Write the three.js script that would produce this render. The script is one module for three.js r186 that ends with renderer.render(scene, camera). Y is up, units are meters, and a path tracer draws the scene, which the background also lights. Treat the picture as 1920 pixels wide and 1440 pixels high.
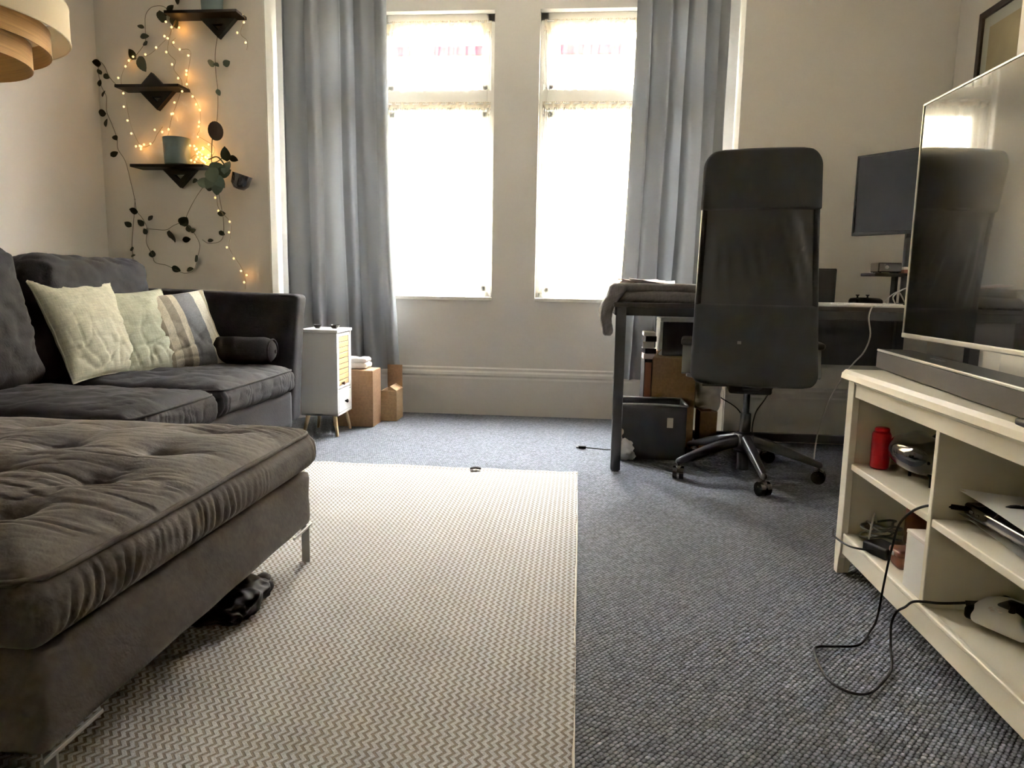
import * as THREE from 'three';
import { RoundedBoxGeometry } from 'three/addons/geometries/RoundedBoxGeometry.js';
import { mergeGeometries, mergeVertices } from 'three/addons/utils/BufferGeometryUtils.js';
import { createNoise3D } from 'simplex-noise';

// ------------------------------------------------------------------ camera, sky, exposure
const scene = new THREE.Scene();
const camera = new THREE.PerspectiveCamera(2 * Math.atan(720 / 1331) * 180 / Math.PI, 4 / 3, 0.05, 200);
camera.rotation.order = 'YXZ';
camera.position.set(0, 0.86, 0);
camera.rotation.set(-0.141, 0.092, 0.0175);
scene.add(camera);
scene.background = new THREE.Color(0.965, 0.985, 1.0);          // even overcast sky
scene.backgroundIntensity = 30.0;
const renderer = new THREE.WebGLRenderer({ antialias: true });
renderer.toneMapping = THREE.LinearToneMapping;
renderer.toneMappingExposure = 5.4;
renderer.shadowMap.enabled = true;

// ------------------------------------------------------------------ helpers
let seed = 7;
const rnd = () => { seed = (seed * 1664525 + 1013904223) >>> 0; return seed / 4294967296; };
const rr = (a, b) => a + (b - a) * rnd();
const n3 = createNoise3D(rnd);
const V = (x, y, z) => new THREE.Vector3(x, y, z);
const clamp = THREE.MathUtils.clamp, lerp = THREE.MathUtils.lerp, sstep = THREE.MathUtils.smoothstep;
const names = new Map();
function numbered(n) { const k = names.get(n) || 0; names.set(n, k + 1); return k ? n + '_' + String(k).padStart(3, '0') : n; }
function tag(o, label, category, group) { o.userData.label = label; o.userData.category = category; if (group) o.userData.group = group; return o; }
function thing(name, label, category, pos = [0, 0, 0], turn = 0, group) {
  const o = new THREE.Group(); o.name = numbered(name); o.position.set(...pos); o.rotation.y = turn; scene.add(o);
  return tag(o, label, category, group);
}
function rootOf(o) { while (o.parent && o.parent !== scene) o = o.parent; return o; }
function mk(name, geo, mat, parent) { const m = new THREE.Mesh(geo, mat); m.name = name; m.castShadow = m.receiveShadow = true; parent.add(m); return m; }
// part in the thing's own axes
const part = (name, geos, mat, parent) => mk(name, join(geos), mat, parent);
// part given in world coordinates
function wpart(name, geos, mat, parent) {
  const g = join(geos), r = rootOf(parent); r.updateMatrixWorld(true);
  return mk(name, g.clone().applyMatrix4(r.matrixWorld.clone().invert()), mat, parent);
}
function struct(name, geos, mat) { const m = mk(numbered(name), join(geos), mat, scene); m.userData.kind = 'structure'; return m; }
function structGroup(name) { const g = new THREE.Group(); g.name = numbered(name); g.userData.kind = 'structure'; scene.add(g); return g; }
function join(g) {
  if (!Array.isArray(g)) return g;
  if (g.length === 1) return g[0];
  return mergeGeometries(g.map((a) => { const b = a.index ? a.toNonIndexed() : a.clone(); for (const k of Object.keys(b.attributes)) if (!['position', 'normal', 'uv'].includes(k)) b.deleteAttribute(k); return b; }));
}
// uv in metres from the dominant axis of each face normal
function boxUV(g) {
  const p = g.attributes.position, n = g.attributes.normal, uv = new Float32Array(p.count * 2);
  for (let i = 0; i < p.count; i++) {
    const ax = Math.abs(n.getX(i)), ay = Math.abs(n.getY(i)), az = Math.abs(n.getZ(i));
    if (ay >= ax && ay >= az) { uv[2 * i] = p.getX(i); uv[2 * i + 1] = -p.getZ(i); } else if (ax >= az) { uv[2 * i] = -p.getZ(i); uv[2 * i + 1] = p.getY(i); } else { uv[2 * i] = p.getX(i); uv[2 * i + 1] = p.getY(i); }
  }
  g.setAttribute('uv', new THREE.BufferAttribute(uv, 2)); return g;
}
// uv in metres along the direction (1,1,1): no seams on round soft things
function softUV(g) {
  const p = g.attributes.position, uv = new Float32Array(p.count * 2);
  for (let i = 0; i < p.count; i++) { const x = p.getX(i), y = p.getY(i), z = p.getZ(i); uv[2 * i] = (x - z) * 0.72; uv[2 * i + 1] = (2 * y - x - z) * 0.42; }
  g.setAttribute('uv', new THREE.BufferAttribute(uv, 2)); return g;
}
// rounded box between two corners
function bx(x0, x1, y0, y1, z0, z1, r = 0.003, seg = 2) {
  const w = Math.abs(x1 - x0), h = Math.abs(y1 - y0), d = Math.abs(z1 - z0);
  const g = new RoundedBoxGeometry(w, h, d, seg, Math.min(r, w / 2.05, h / 2.05, d / 2.05));
  g.translate((x0 + x1) / 2, (y0 + y1) / 2, (z0 + z1) / 2); return boxUV(g);
}
function plainBox(x0, x1, y0, y1, z0, z1) { const g = new THREE.BoxGeometry(Math.abs(x1 - x0), Math.abs(y1 - y0), Math.abs(z1 - z0)); g.translate((x0 + x1) / 2, (y0 + y1) / 2, (z0 + z1) / 2); return boxUV(g.toNonIndexed()); }
function tube(pts, r = 0.003, seg = 0, rad = 6, tension = 0.5) { return new THREE.TubeGeometry(new THREE.CatmullRomCurve3(pts.map((p) => (p.isVector3 ? p : V(...p))), false, 'catmullrom', tension), seg || pts.length * 6, r, rad); }
function rod(a, b, r0, r1 = r0, seg = 12) {
  const A = V(...a), B = V(...b), L = A.distanceTo(B), g = new THREE.CylinderGeometry(r1, r0, L, seg);
  g.applyQuaternion(new THREE.Quaternion().setFromUnitVectors(V(0, 1, 0), B.clone().sub(A).normalize())); const c = A.add(B).multiplyScalar(0.5); g.translate(c.x, c.y, c.z); return g;
}
function bar(a, b, w, h, r = 0.003) {   // rectangular bar from a to b, h measured upwards
  const A = V(...a), B = V(...b), L = A.distanceTo(B), g = new RoundedBoxGeometry(w, h, L, 2, Math.min(r, w / 2.1, h / 2.1));
  const m = new THREE.Matrix4().lookAt(A, B, V(0, 1, 0)); g.applyMatrix4(m); const c = A.add(B).multiplyScalar(0.5); g.translate(c.x, c.y, c.z); return boxUV(g);
}
const lathe = (pts, seg = 28) => new THREE.LatheGeometry(pts.map((p) => new THREE.Vector2(p[0], p[1])), seg);
const at = (g, x, y, z) => g.translate(x, y, z);
// subdivided rounded box with a displacement f(p, n)
function softBox(w, h, d, r, nx, ny, nz, f) {
  let g = new THREE.BoxGeometry(w, h, d, nx, ny, nz); g.deleteAttribute('uv'); g.deleteAttribute('normal'); g = mergeVertices(g, 1e-5);
  const p = g.attributes.position, a = V(), c = V(), n = V();
  for (let i = 0; i < p.count; i++) {
    a.fromBufferAttribute(p, i); c.set(clamp(a.x, -w / 2 + r, w / 2 - r), clamp(a.y, -h / 2 + r, h / 2 - r), clamp(a.z, -d / 2 + r, d / 2 - r));
    n.copy(a).sub(c); if (n.lengthSq() > 1e-12) { n.normalize(); a.copy(c).addScaledVector(n, r); } else n.set(0, 1, 0);
    if (f) f(a, n); p.setXYZ(i, a.x, a.y, a.z);
  }
  g.computeVertexNormals(); return softUV(g);
}
function gridGeo(nu, nv, f) {   // f(u, v) -> Vector3
  const pos = [], uv = [], idx = [];
  for (let j = 0; j <= nv; j++) for (let i = 0; i <= nu; i++) { const q = f(i / nu, j / nv); pos.push(q.x, q.y, q.z); uv.push(i / nu, j / nv); }
  for (let j = 0; j < nv; j++) for (let i = 0; i < nu; i++) { const a = j * (nu + 1) + i, b = a + 1, c = a + nu + 1, e = c + 1; idx.push(a, b, e, a, e, c); }
  const g = new THREE.BufferGeometry(); g.setAttribute('position', new THREE.Float32BufferAttribute(pos, 3)); g.setAttribute('uv', new THREE.Float32BufferAttribute(uv, 2)); g.setIndex(idx); g.computeVertexNormals(); return g;
}
function extrude(shape, depth, bevel = 0.003) { const g = new THREE.ExtrudeGeometry(shape, { depth: depth - 2 * bevel, bevelEnabled: bevel > 0, bevelThickness: bevel, bevelSize: bevel, bevelSegments: 2, curveSegments: 14 }); g.translate(0, 0, bevel); return g; }
function roundPoly(pts, rad) {   // pts in order; rad one radius or one per corner
  const s = new THREE.Shape(), n = pts.length;
  pts.forEach((p, i) => {
    const a = pts[(i + n - 1) % n], b = pts[(i + 1) % n], P = new THREE.Vector2(...p), A = new THREE.Vector2(...a).sub(P), B = new THREE.Vector2(...b).sub(P), r = Array.isArray(rad) ? rad[i] : rad;
    const s0 = P.clone().addScaledVector(A.normalize(), r), s1 = P.clone().addScaledVector(B.normalize(), r);
    if (i) s.lineTo(s0.x, s0.y); else s.moveTo(s0.x, s0.y); s.quadraticCurveTo(P.x, P.y, s1.x, s1.y);
  }); s.closePath(); return s;
}

// ------------------------------------------------------------------ textures (colour, grain and fine relief only)
const hash = (x, y, s) => { let h = Math.imul(x | 0, 374761393) ^ Math.imul(y | 0, 668265263) ^ Math.imul(s | 0, 1274126177); h = Math.imul(h ^ (h >>> 13), 1274126177); return ((h ^ (h >>> 16)) >>> 0) / 4294967296; };
function vn(x, y, per, s) { const xi = Math.floor(x), yi = Math.floor(y), fx = x - xi, fy = y - yi, sx = fx * fx * (3 - 2 * fx), sy = fy * fy * (3 - 2 * fy), m = (a) => ((a % per) + per) % per; return lerp(lerp(hash(m(xi), m(yi), s), hash(m(xi + 1), m(yi), s), sx), lerp(hash(m(xi), m(yi + 1), s), hash(m(xi + 1), m(yi + 1), s), sx), sy); }
function fbm(u, v, per, oct, s) { let a = 0, w = 0.5, t = 0; for (let i = 0; i < oct; i++) { a += w * vn(u * per, v * per, per, s + i); t += w; w *= 0.5; per *= 2; } return a / t; }
function tex(size, metres, srgb, f, sizeY = size) {
  const d = new Uint8Array(size * sizeY * 4);
  for (let y = 0; y < sizeY; y++) for (let x = 0; x < size; x++) { const c = f((x + 0.5) / size, (y + 0.5) / sizeY), o = (y * size + x) * 4; if (typeof c === 'number') d[o] = d[o + 1] = d[o + 2] = clamp(c, 0, 1) * 255; else for (let k = 0; k < 3; k++) d[o + k] = clamp(c[k], 0, 1) * 255; d[o + 3] = 255; }
  const t = new THREE.DataTexture(d, size, sizeY); t.wrapS = t.wrapT = THREE.RepeatWrapping; t.magFilter = THREE.LinearFilter; t.minFilter = THREE.LinearMipmapLinearFilter; t.generateMipmaps = true;
  if (srgb) t.colorSpace = THREE.SRGBColorSpace; const m = Array.isArray(metres) ? metres : [metres, metres]; t.repeat.set(1 / m[0], 1 / m[1]); t.needsUpdate = true; return t;
}
const std = (o) => new THREE.MeshStandardMaterial(o), phys = (o) => new THREE.MeshPhysicalMaterial(o);
const T = {};
T.plaster = tex(512, 0.8, false, (u, v) => fbm(u, v, 24, 4, 3));
T.plasterTone = tex(256, 2.3, true, (u, v) => 0.97 + 0.03 * fbm(u, v, 6, 4, 9));
T.fine = tex(512, 0.25, false, (u, v) => fbm(u, v, 64, 3, 21));
T.velvet = tex(512, 0.6, true, (u, v) => { const a = fbm(u, v, 6, 4, 31), b = fbm(u, v, 64, 2, 33), k = 0.66 + 0.3 * a + 0.14 * (b - 0.5); return [k, k * 0.985, k * 0.97]; });
T.weave = tex(256, 0.06, false, (u, v) => { const x = Math.floor(u * 24), y = Math.floor(v * 24), over = (x + y) & 1, fx = u * 24 - x - 0.5, fy = v * 24 - y - 0.5; return (over ? 1 - 1.8 * fx * fx : 0.8 - 1.8 * fy * fy) * (0.85 + 0.3 * hash(x, y, 5)); });
T.linen = tex(512, 0.22, true, (u, v) => { const a = 0.5 * vn(u * 128, v * 12, 128, 41) + 0.5 * vn(u * 12, v * 128, 128, 43); return 0.86 + 0.2 * (a - 0.5) + 0.08 * (fbm(u, v, 8, 3, 45) - 0.5); });
const CN = 52;
const loop = (u, v) => { const x = u * CN * 0.8, y = v * CN, yi = Math.floor(y); let best = 0, id = 0; const N0 = Math.round(CN * 0.8), xs = u * N0; for (let j = -1; j < 2; j++) { const Y = ((yi + j) % CN + CN) % CN, sh = 0.5 * (Y & 1) + 0.3 * hash(Y, 3, 50), xi = Math.floor(xs - sh); for (let i = -1; i < 2; i++) { const X = ((xi + i) % N0 + N0) % N0, dx = xs - (xi + i + sh + 0.5 + 0.22 * (hash(X, Y, 51) - 0.5)), dy = y - (yi + j + 0.5 + 0.16 * (hash(X, Y, 52) - 0.5)), h = 1 - (dx * dx * 2.0 + dy * dy * 3.3); if (h > best) { best = h; id = hash(X, Y, 53); } } } return [best, id]; };
T.carpet = tex(1024, 0.5, true, (u, v) => { const [h, id] = loop(u, v), s = vn(u * 256, v * 256, 256, 54), k = (0.43 + 0.31 * Math.sqrt(Math.max(h, 0))) * (0.84 + 0.22 * id + 0.26 * (s - 0.5)); return [k, k * 1.005, k * 1.03]; });
T.carpetBump = tex(1024, 0.5, false, (u, v) => { const [h, id] = loop(u, v); return Math.sqrt(Math.max(h, 0)) * (0.85 + 0.15 * id) + 0.1 * (vn(u * 256, v * 256, 256, 55) - 0.5); });
for (const t of [T.carpet, T.carpetBump]) t.rotation = 0.88;
const zig = (u, v) => { const tri = Math.abs(((v * 8) % 1) * 2 - 1), x = u * 10 + tri * 0.62, f = Math.abs((x % 1 + 1) % 1 - 0.5) * 2; return sstep(f, 0.26, 0.54); };
T.rug = tex(800, [0.17, 0.17 * 1.15], true, (u, v) => { const k = zig(u, v), s = 0.9 + 0.2 * (vn(u * 100, v * 100, 100, 61) - 0.5); return [lerp(0.70, 0.945, k) * s, lerp(0.655, 0.94, k) * s, lerp(0.59, 0.93, k) * s]; });
T.rugBump = tex(800, [0.17, 0.17 * 1.15], false, (u, v) => 0.3 + 0.6 * zig(u, v) + 0.2 * (vn(u * 200, v * 200, 200, 63) - 0.5));
T.wood = tex(256, [0.5, 0.12], true, (u, v) => { const g = fbm(u * 0.25, v, 32, 4, 71), k = 0.8 + 0.28 * g; return [k, k * 0.985, k * 0.96]; });
T.card = tex(256, 0.3, true, (u, v) => 0.9 + 0.14 * (fbm(u, v, 32, 3, 81) - 0.5) + 0.05 * Math.sin(v * 2 * Math.PI * 40));
T.brick = tex(512, 1.2, true, (u, v) => { const k = 0.8 + 0.35 * (fbm(u, v, 16, 3, 85) - 0.5); return [k, k * 0.98, k * 0.92]; });
const STR = [[0, '#8e8c8b'], [0.14, '#8e8c8b'], [0.15, '#ded8c8'], [0.23, '#ded8c8'], [0.24, '#a89d86'], [0.31, '#a89d86'], [0.32, '#d8cfb8'], [0.4, '#d8cfb8'], [0.41, '#a39a88'], [0.5, '#a39a88'], [0.51, '#d9d0ba'], [0.57, '#d9d0ba'], [0.58, '#878789'], [0.79, '#878789'], [0.8, '#e0dac9'], [0.93, '#e0dac9'], [0.94, '#b3a88f'], [1, '#b3a88f']].map(([a, c]) => [a, new THREE.Color(c).convertLinearToSRGB().toArray()]);
T.stripes = tex(512, 1, true, (u, v) => { let c = STR[0][1]; for (const s of STR) if (u >= s[0]) c = s[1]; const k = 0.94 + 0.12 * (vn(u * 256, v * 128, 256, 91) * 0.5 + vn(u * 128, v * 256, 256, 92) * 0.5 - 0.5) * 2; return c.map((x) => x * k); });
T.mesh = tex(256, 0.05, false, (u, v) => 0.5 + 0.25 * Math.sin(u * 2 * Math.PI * 24) + 0.25 * Math.sin(v * 2 * Math.PI * 24));
T.rattan = tex(256, [0.05, 0.05], true, (u, v) => { const k = 0.72 + 0.25 * Math.abs(Math.sin(v * Math.PI * 8)) + 0.1 * (vn(u * 64, v * 64, 64, 95) - 0.5); return [k, k * 0.95, k * 0.86]; });

const M = {
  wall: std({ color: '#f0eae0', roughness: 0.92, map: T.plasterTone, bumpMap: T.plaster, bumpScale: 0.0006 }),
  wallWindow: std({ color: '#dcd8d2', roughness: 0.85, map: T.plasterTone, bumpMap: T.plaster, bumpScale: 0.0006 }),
  ceiling: std({ color: '#f1eee6', roughness: 0.95, bumpMap: T.plaster, bumpScale: 0.0005 }),
  gloss: std({ color: '#ece9e0', roughness: 0.45 }),
  frameWhite: std({ color: '#f2f0ea', roughness: 0.4 }),
  carpet: std({ color: '#abafb4', roughness: 1, map: T.carpet, bumpMap: T.carpetBump, bumpScale: 0.004 }),
  rug: std({ color: '#dbdbdc', roughness: 1, map: T.rug, bumpMap: T.rugBump, bumpScale: 0.002 }),
  fringe: std({ color: '#e2dccf', roughness: 1 }),
  glass: phys({ color: '#ffffff', transmission: 1, thickness: 0, roughness: 0, ior: 1.5 }),
  net: std({ color: '#f6f4ee', roughness: 1, transparent: true, opacity: 0.36, side: THREE.DoubleSide }),
  netHem: phys({ color: '#e6dccb', transmission: 0.12, thickness: 0, roughness: 1, transparent: true, opacity: 0.9, side: THREE.DoubleSide }),
  curtain: phys({ color: '#8d9094', transmission: 0.05, thickness: 0, roughness: 1, side: THREE.DoubleSide, bumpMap: T.weave, bumpScale: 0.0003 }),
  velvet: phys({ color: '#706a66', roughness: 0.85, map: T.velvet, sheen: 0.8, sheenColor: new THREE.Color(0.6, 0.56, 0.53), sheenRoughness: 0.45, bumpMap: T.fine, bumpScale: 0.0006 }),
  velvetSofa: phys({ color: '#29272c', roughness: 0.85, map: T.velvet, sheen: 0.25, sheenColor: new THREE.Color(0.3, 0.3, 0.34), sheenRoughness: 0.45, bumpMap: T.fine, bumpScale: 0.0006 }),
  chrome: std({ color: '#c9c9c9', metalness: 1, roughness: 0.22 }),
  legSteel: std({ color: '#b9b8b5', metalness: 0.7, roughness: 0.42 }),
  steel: std({ color: '#a6a5a2', metalness: 0.9, roughness: 0.38 }),
  silver: std({ color: '#cfccc6', metalness: 0.5, roughness: 0.35 }),
  greenLinen: std({ color: '#dcdac4', roughness: 1, map: T.linen, bumpMap: T.weave, bumpScale: 0.0005 }),
  sageLinen: std({ color: '#cdceb5', roughness: 1, map: T.linen, bumpMap: T.weave, bumpScale: 0.0005 }),
  stripe: std({ color: '#ffffff', roughness: 1, map: T.stripes }),
  black: std({ color: '#161617', roughness: 0.55 }),
  hazedBlackMetal: std({ color: '#434446', roughness: 0.38, metalness: 0.3 }),  // black metal lifted to grey: lens glare haze is put into this colour
  blackGloss: phys({ color: '#0d0d0e', roughness: 0.12, clearcoat: 0.6, clearcoatRoughness: 0.08 }),
  hazedDeskTop: std({ color: '#4a4745', roughness: 0.45, map: T.wood }),  // the desk is black; hazy window glare is mixed into its grey
  blackWood: std({ color: '#1d1a1b', roughness: 0.6, map: T.wood }),
  screen: phys({ color: '#0a0b0d', roughness: 0.2, ior: 1.5, specularIntensity: 0.22, clearcoat: 1, clearcoatRoughness: 0.03 }),
  monitorScreen: std({ color: '#0c0c0e', roughness: 0.7 }),
  chairFabric: std({ color: '#424444', roughness: 0.85, bumpMap: T.weave, bumpScale: 0.0004 }),
  chairMesh: phys({ color: '#3a3c3b', roughness: 0.32, bumpMap: T.mesh, bumpScale: 0.0003, clearcoat: 0.15, clearcoatRoughness: 0.4 }),
  darkPlastic: std({ color: '#202022', roughness: 0.5 }),
  lacquer: std({ color: '#efe8d6', roughness: 0.42 }),
  white: std({ color: '#f0efec', roughness: 0.4 }),
  paper: std({ color: '#f0e9e4', roughness: 0.8 }),
  pinkPaper: std({ color: '#e7cfc8', roughness: 0.8 }),
  oak: std({ color: '#d9bd94', roughness: 0.5, map: T.wood }),
  rattan: std({ color: '#e2c795', roughness: 0.7, map: T.rattan }),
  brown: std({ color: '#7b4a34', roughness: 0.5 }),
  card: std({ color: '#b08a66', roughness: 0.9, map: T.card }),
  cardLight: std({ color: '#cfae86', roughness: 0.9, map: T.card }),
  red: std({ color: '#c3101c', roughness: 0.35 }),
  grille: std({ color: '#5d5650', roughness: 0.8, bumpMap: T.weave, bumpScale: 0.0005 }),
  greyPlastic: std({ color: '#80807d', roughness: 0.5 }),
  dishGrey: std({ color: '#6f7f80', roughness: 0.5 }),
  cloth: std({ color: '#8f8a86', roughness: 1, map: T.linen, bumpMap: T.weave, bumpScale: 0.0008 }),  // dark blanket cloth made paler, veiling glare put into the colour
  bagMesh: std({ color: '#505156', roughness: 0.8, bumpMap: T.weave, bumpScale: 0.0006 }),
  binBag: std({ color: '#141416', roughness: 0.55 }),
  leafDark: std({ color: '#2f3522', roughness: 0.6, side: THREE.DoubleSide }),
  leafGrey: std({ color: '#63705f', roughness: 0.6, side: THREE.DoubleSide }),
  leafBrown: std({ color: '#3f2c22', roughness: 0.7, side: THREE.DoubleSide }),
  stem: std({ color: '#6f6b52', roughness: 0.8 }),
  wire: std({ color: '#8a7448', roughness: 0.5, metalness: 0.4 }),
  bulb: std({ color: '#fff0c8', roughness: 0.3, emissive: '#ffd489', emissiveIntensity: 0.36 }),
  veneer: phys({ color: '#c79a5c', roughness: 0.6, map: T.wood, transmission: 0.12, thickness: 0, side: THREE.DoubleSide }),
  shade: phys({ color: '#f2e6cf', roughness: 1, transmission: 0.3, thickness: 0, side: THREE.DoubleSide, bumpMap: T.weave, bumpScale: 0.0003 }),
  cableBlack: std({ color: '#1a1a1b', roughness: 0.6 }),
  cableGrey: std({ color: '#b9b6ad', roughness: 0.6 }),
  pictureDark: std({ color: '#3a2a1d', roughness: 0.5, map: T.wood }),
  mount: std({ color: '#a8a596', roughness: 0.9 }),
  print: std({ color: '#c2b79b', roughness: 0.9, map: tex(128, 1, true, (u, v) => { const k = 0.82 + 0.3 * (fbm(u, v, 4, 4, 99) - 0.5); return [k, k * 0.97, k * 0.88]; }) }),
  brickWall: std({ color: '#dcc79c', roughness: 0.95, map: T.brick }),
  brickRed: phys({ color: new THREE.Color().setRGB(0.09, 0.0014, 0.004), roughness: 1, specularIntensity: 0 }),
  tarmac: std({ color: '#5a5b5d', roughness: 0.95 }),
  paving: std({ color: '#cbc7bf', roughness: 0.95, map: T.brick }),
  slate: std({ color: '#56585e', roughness: 0.8 }),
  farGlass: std({ color: '#30353a', roughness: 0.1 }),
};

// ------------------------------------------------------------------ the room
const XL = -2.8, XA = 1.89, XB = 1.33, ZB = -4.05, ZW = -4.575, ZR = 1.9, YC = 2.75, BL = -1.80, BR = 0.83, CL = -1.36, CR = 0.46, ZC = -4.2, SILL = 0.765, HEAD = 2.51, SK = 0.312;
struct('floor', plainBox(XL - 0.2, XA + 0.2, -0.2, 0, ZW - 0.13, ZR + 0.2), M.carpet);
struct('ceiling', plainBox(XL - 0.2, XA + 0.2, YC, YC + 0.2, ZW - 0.3, ZR + 0.2), M.ceiling);
struct('wall_left', plainBox(XL - 0.25, XL, 0, YC, ZB - 0.25, ZR + 0.2), M.wall);
struct('wall_back_left', plainBox(XL, BL, 0, YC, ZB - 0.25, ZB), M.wall);
struct('wall_back_right', plainBox(BR, XA, 0, YC, ZB - 0.25, ZB), M.wall);
struct('wall_right', plainBox(XA, XA + 0.25, 0, YC, ZB - 0.25, ZR + 0.2), M.wall);
struct('wall_chimney', bx(XB, XA, 0, YC, -2.47, -0.5, 0.006), M.wall);
struct('wall_rear', plainBox(XL, XA, 0, YC, ZR, ZR + 0.2), M.wall);
// bay: front wall with two openings and a broad masonry mullion, canted sides with one window each
const W1 = [-1.30, -0.565], W2 = [-0.287, 0.40];
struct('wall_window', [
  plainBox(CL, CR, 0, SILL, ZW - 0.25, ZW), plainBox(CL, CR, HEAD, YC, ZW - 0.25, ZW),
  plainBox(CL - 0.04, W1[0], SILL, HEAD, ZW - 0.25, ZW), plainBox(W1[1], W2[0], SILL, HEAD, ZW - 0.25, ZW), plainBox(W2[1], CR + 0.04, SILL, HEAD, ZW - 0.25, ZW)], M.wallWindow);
function windowUnit(name, x0, x1, matrix, upper = true) {   // in its own axes: x along the wall, z towards the room
  const g = structGroup(name), zf = -0.13, y0 = SILL, y1 = HEAD, f = 0.05;
  g.applyMatrix4(matrix);
  part('window_frame', [bx(x0, x0 + f, y0, y1, zf, zf + 0.07), bx(x1 - f, x1, y0, y1, zf, zf + 0.07), bx(x0, x1, y1 - f, y1, zf, zf + 0.07), bx(x0, x1, y0, y0 + 0.04, zf, zf + 0.07)], M.frameWhite, g);
  part('transom', bx(x0 + f, x1 - f, 1.93, 2.06, zf - 0.005, zf + 0.075), M.frameWhite, g);
  const s = 0.035, a = x0 + f, b = x1 - f;
  const sash = (ya, yb) => part('sash', [bx(a, a + s, ya, yb, zf + 0.01, zf + 0.055), bx(b - s, b, ya, yb, zf + 0.01, zf + 0.055), bx(a, b, yb - s, yb, zf + 0.01, zf + 0.055), bx(a, b, ya, ya + s, zf + 0.01, zf + 0.055)], M.frameWhite, g);
  sash(2.055, y1 - f); sash(y0 + 0.04, 1.93);
  part('pane', plainBox(a + s, b - s, 2.055 + s, y1 - f - s, zf + 0.03, zf + 0.034), M.glass, g);
  part('pane', plainBox(a + s, b - s, y0 + 0.04 + s, 1.93 - s, zf + 0.03, zf + 0.034), M.glass, g);
  part('window_sill', bx(x0, x1, y0 - 0.02, y0 + 0.004, -0.13, 0.012, 0.004), M.gloss, g);
  return g;
}
const frontM = new THREE.Matrix4().makeTranslation(0, 0, ZW);
windowUnit('window_1', W1[0], W1[1], frontM);
windowUnit('window_2', W2[0], W2[1], frontM);
function cantedSide(name, win, ax, bxx) {
  const A = V(ax, 0, ZC), B = V(bxx, 0, ZW), L = A.distanceTo(B), dir = ax < bxx ? B.clone().sub(A).normalize() : A.clone().sub(B).normalize(), O = ax < bxx ? A : B;
  const m = new THREE.Matrix4().makeBasis(dir, V(0, 1, 0), V().crossVectors(dir, V(0, 1, 0))).setPosition(O), p = 0.13;
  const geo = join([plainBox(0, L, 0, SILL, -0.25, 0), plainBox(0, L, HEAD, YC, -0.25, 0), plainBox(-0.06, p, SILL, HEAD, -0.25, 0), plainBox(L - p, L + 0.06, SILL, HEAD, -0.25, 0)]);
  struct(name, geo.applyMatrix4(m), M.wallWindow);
  windowUnit(win, p, L - p, m);
}
cantedSide('wall_bay_left', 'window_3', BL, CL);
cantedSide('wall_bay_right', 'window_4', BR, CR);
struct('wall_reveal_left', plainBox(BL - 0.1, BL + 0.006, 0, YC, ZC - 0.03, ZB - 0.002), M.gloss);
struct('wall_reveal_right', plainBox(BR - 0.006, BR + 0.1, 0, YC, ZC - 0.03, ZB - 0.002), M.gloss);
// tall moulded skirting
function skirt(name, a, b) {   // on the left of a->b seen from above lies the room
  const A = V(a[0], 0, a[1]), B = V(b[0], 0, b[1]), L = A.distanceTo(B), s = new THREE.Shape();
  [[0, 0], [0.02, 0], [0.02, SK - 0.075], [0.017, SK - 0.062], [0.021, SK - 0.05], [0.019, SK - 0.035], [0.011, SK - 0.022], [0.013, SK - 0.008], [0.006, SK], [0, SK]].forEach((p, i) => (i ? s.lineTo(...p) : s.moveTo(...p)));
  const g = new THREE.ExtrudeGeometry(s, { depth: L, bevelEnabled: false }); const d = B.clone().sub(A).normalize();
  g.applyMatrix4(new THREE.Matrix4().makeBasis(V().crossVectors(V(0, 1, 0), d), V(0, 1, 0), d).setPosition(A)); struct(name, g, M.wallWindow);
}
skirt('baseboard_window', [CR, ZW], [CL, ZW]); skirt('baseboard_bay_left', [CL, ZW], [BL, ZC]); skirt('baseboard_bay_right', [BR, ZC], [CR, ZW]);
skirt('baseboard_back_left', [BL, ZB], [XL, ZB]); skirt('baseboard_back_right', [XA, ZB], [BR, ZB]); skirt('baseboard_left', [XL, ZB], [XL, ZR]);
skirt('baseboard_right', [XA, -2.47], [XA, ZB]); skirt('baseboard_chimney', [XB, -0.5], [XB, -2.47]);

// ------------------------------------------------------------------ outside: street and the terrace opposite
struct('ground', plainBox(-40, 40, -0.7, -0.45, -40, ZW - 0.3), M.paving);
struct('road', plainBox(-40, 40, -0.45, -0.42, -12, -7.5), M.tarmac);
{
  const h = thing('terraced_house', 'pale yellow brick terraced house across the street with red brick bands', 'house', [0, -0.45, -17]);
  wpart('wall', plainBox(-16, 16, -0.45, 8.2, -18, -17), M.brickWall, h);
  wpart('roof', bx(-16.2, 16.2, 8.2, 8.5, -18.2, -16.7, 0.02), M.slate, h);
  for (const x of [-9.5, -6.6, -3.4, -0.2, 3, 6.2]) for (const y of [0.5, 3.7]) {
    wpart('window', [bx(x - 0.75, x + 0.75, y, y + 1.9, -17.02, -16.92, 0.01)], M.frameWhite, h);
    wpart('pane', [plainBox(x - 0.62, x - 0.05, y + 0.12, y + 1.78, -16.93, -16.9), plainBox(x + 0.05, x + 0.62, y + 0.12, y + 1.78, -16.93, -16.9)], M.farGlass, h);
  }
  for (const [a, b] of [[-4.85, -4.05], [-3.5, -2.2], [-0.6, 0.85], [2.2, 3.6]]) wpart('brick_band', bx(a, b, 6.0, 6.2, -17.0, -16.9, 0.01), M.brickRed, h);
}

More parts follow.
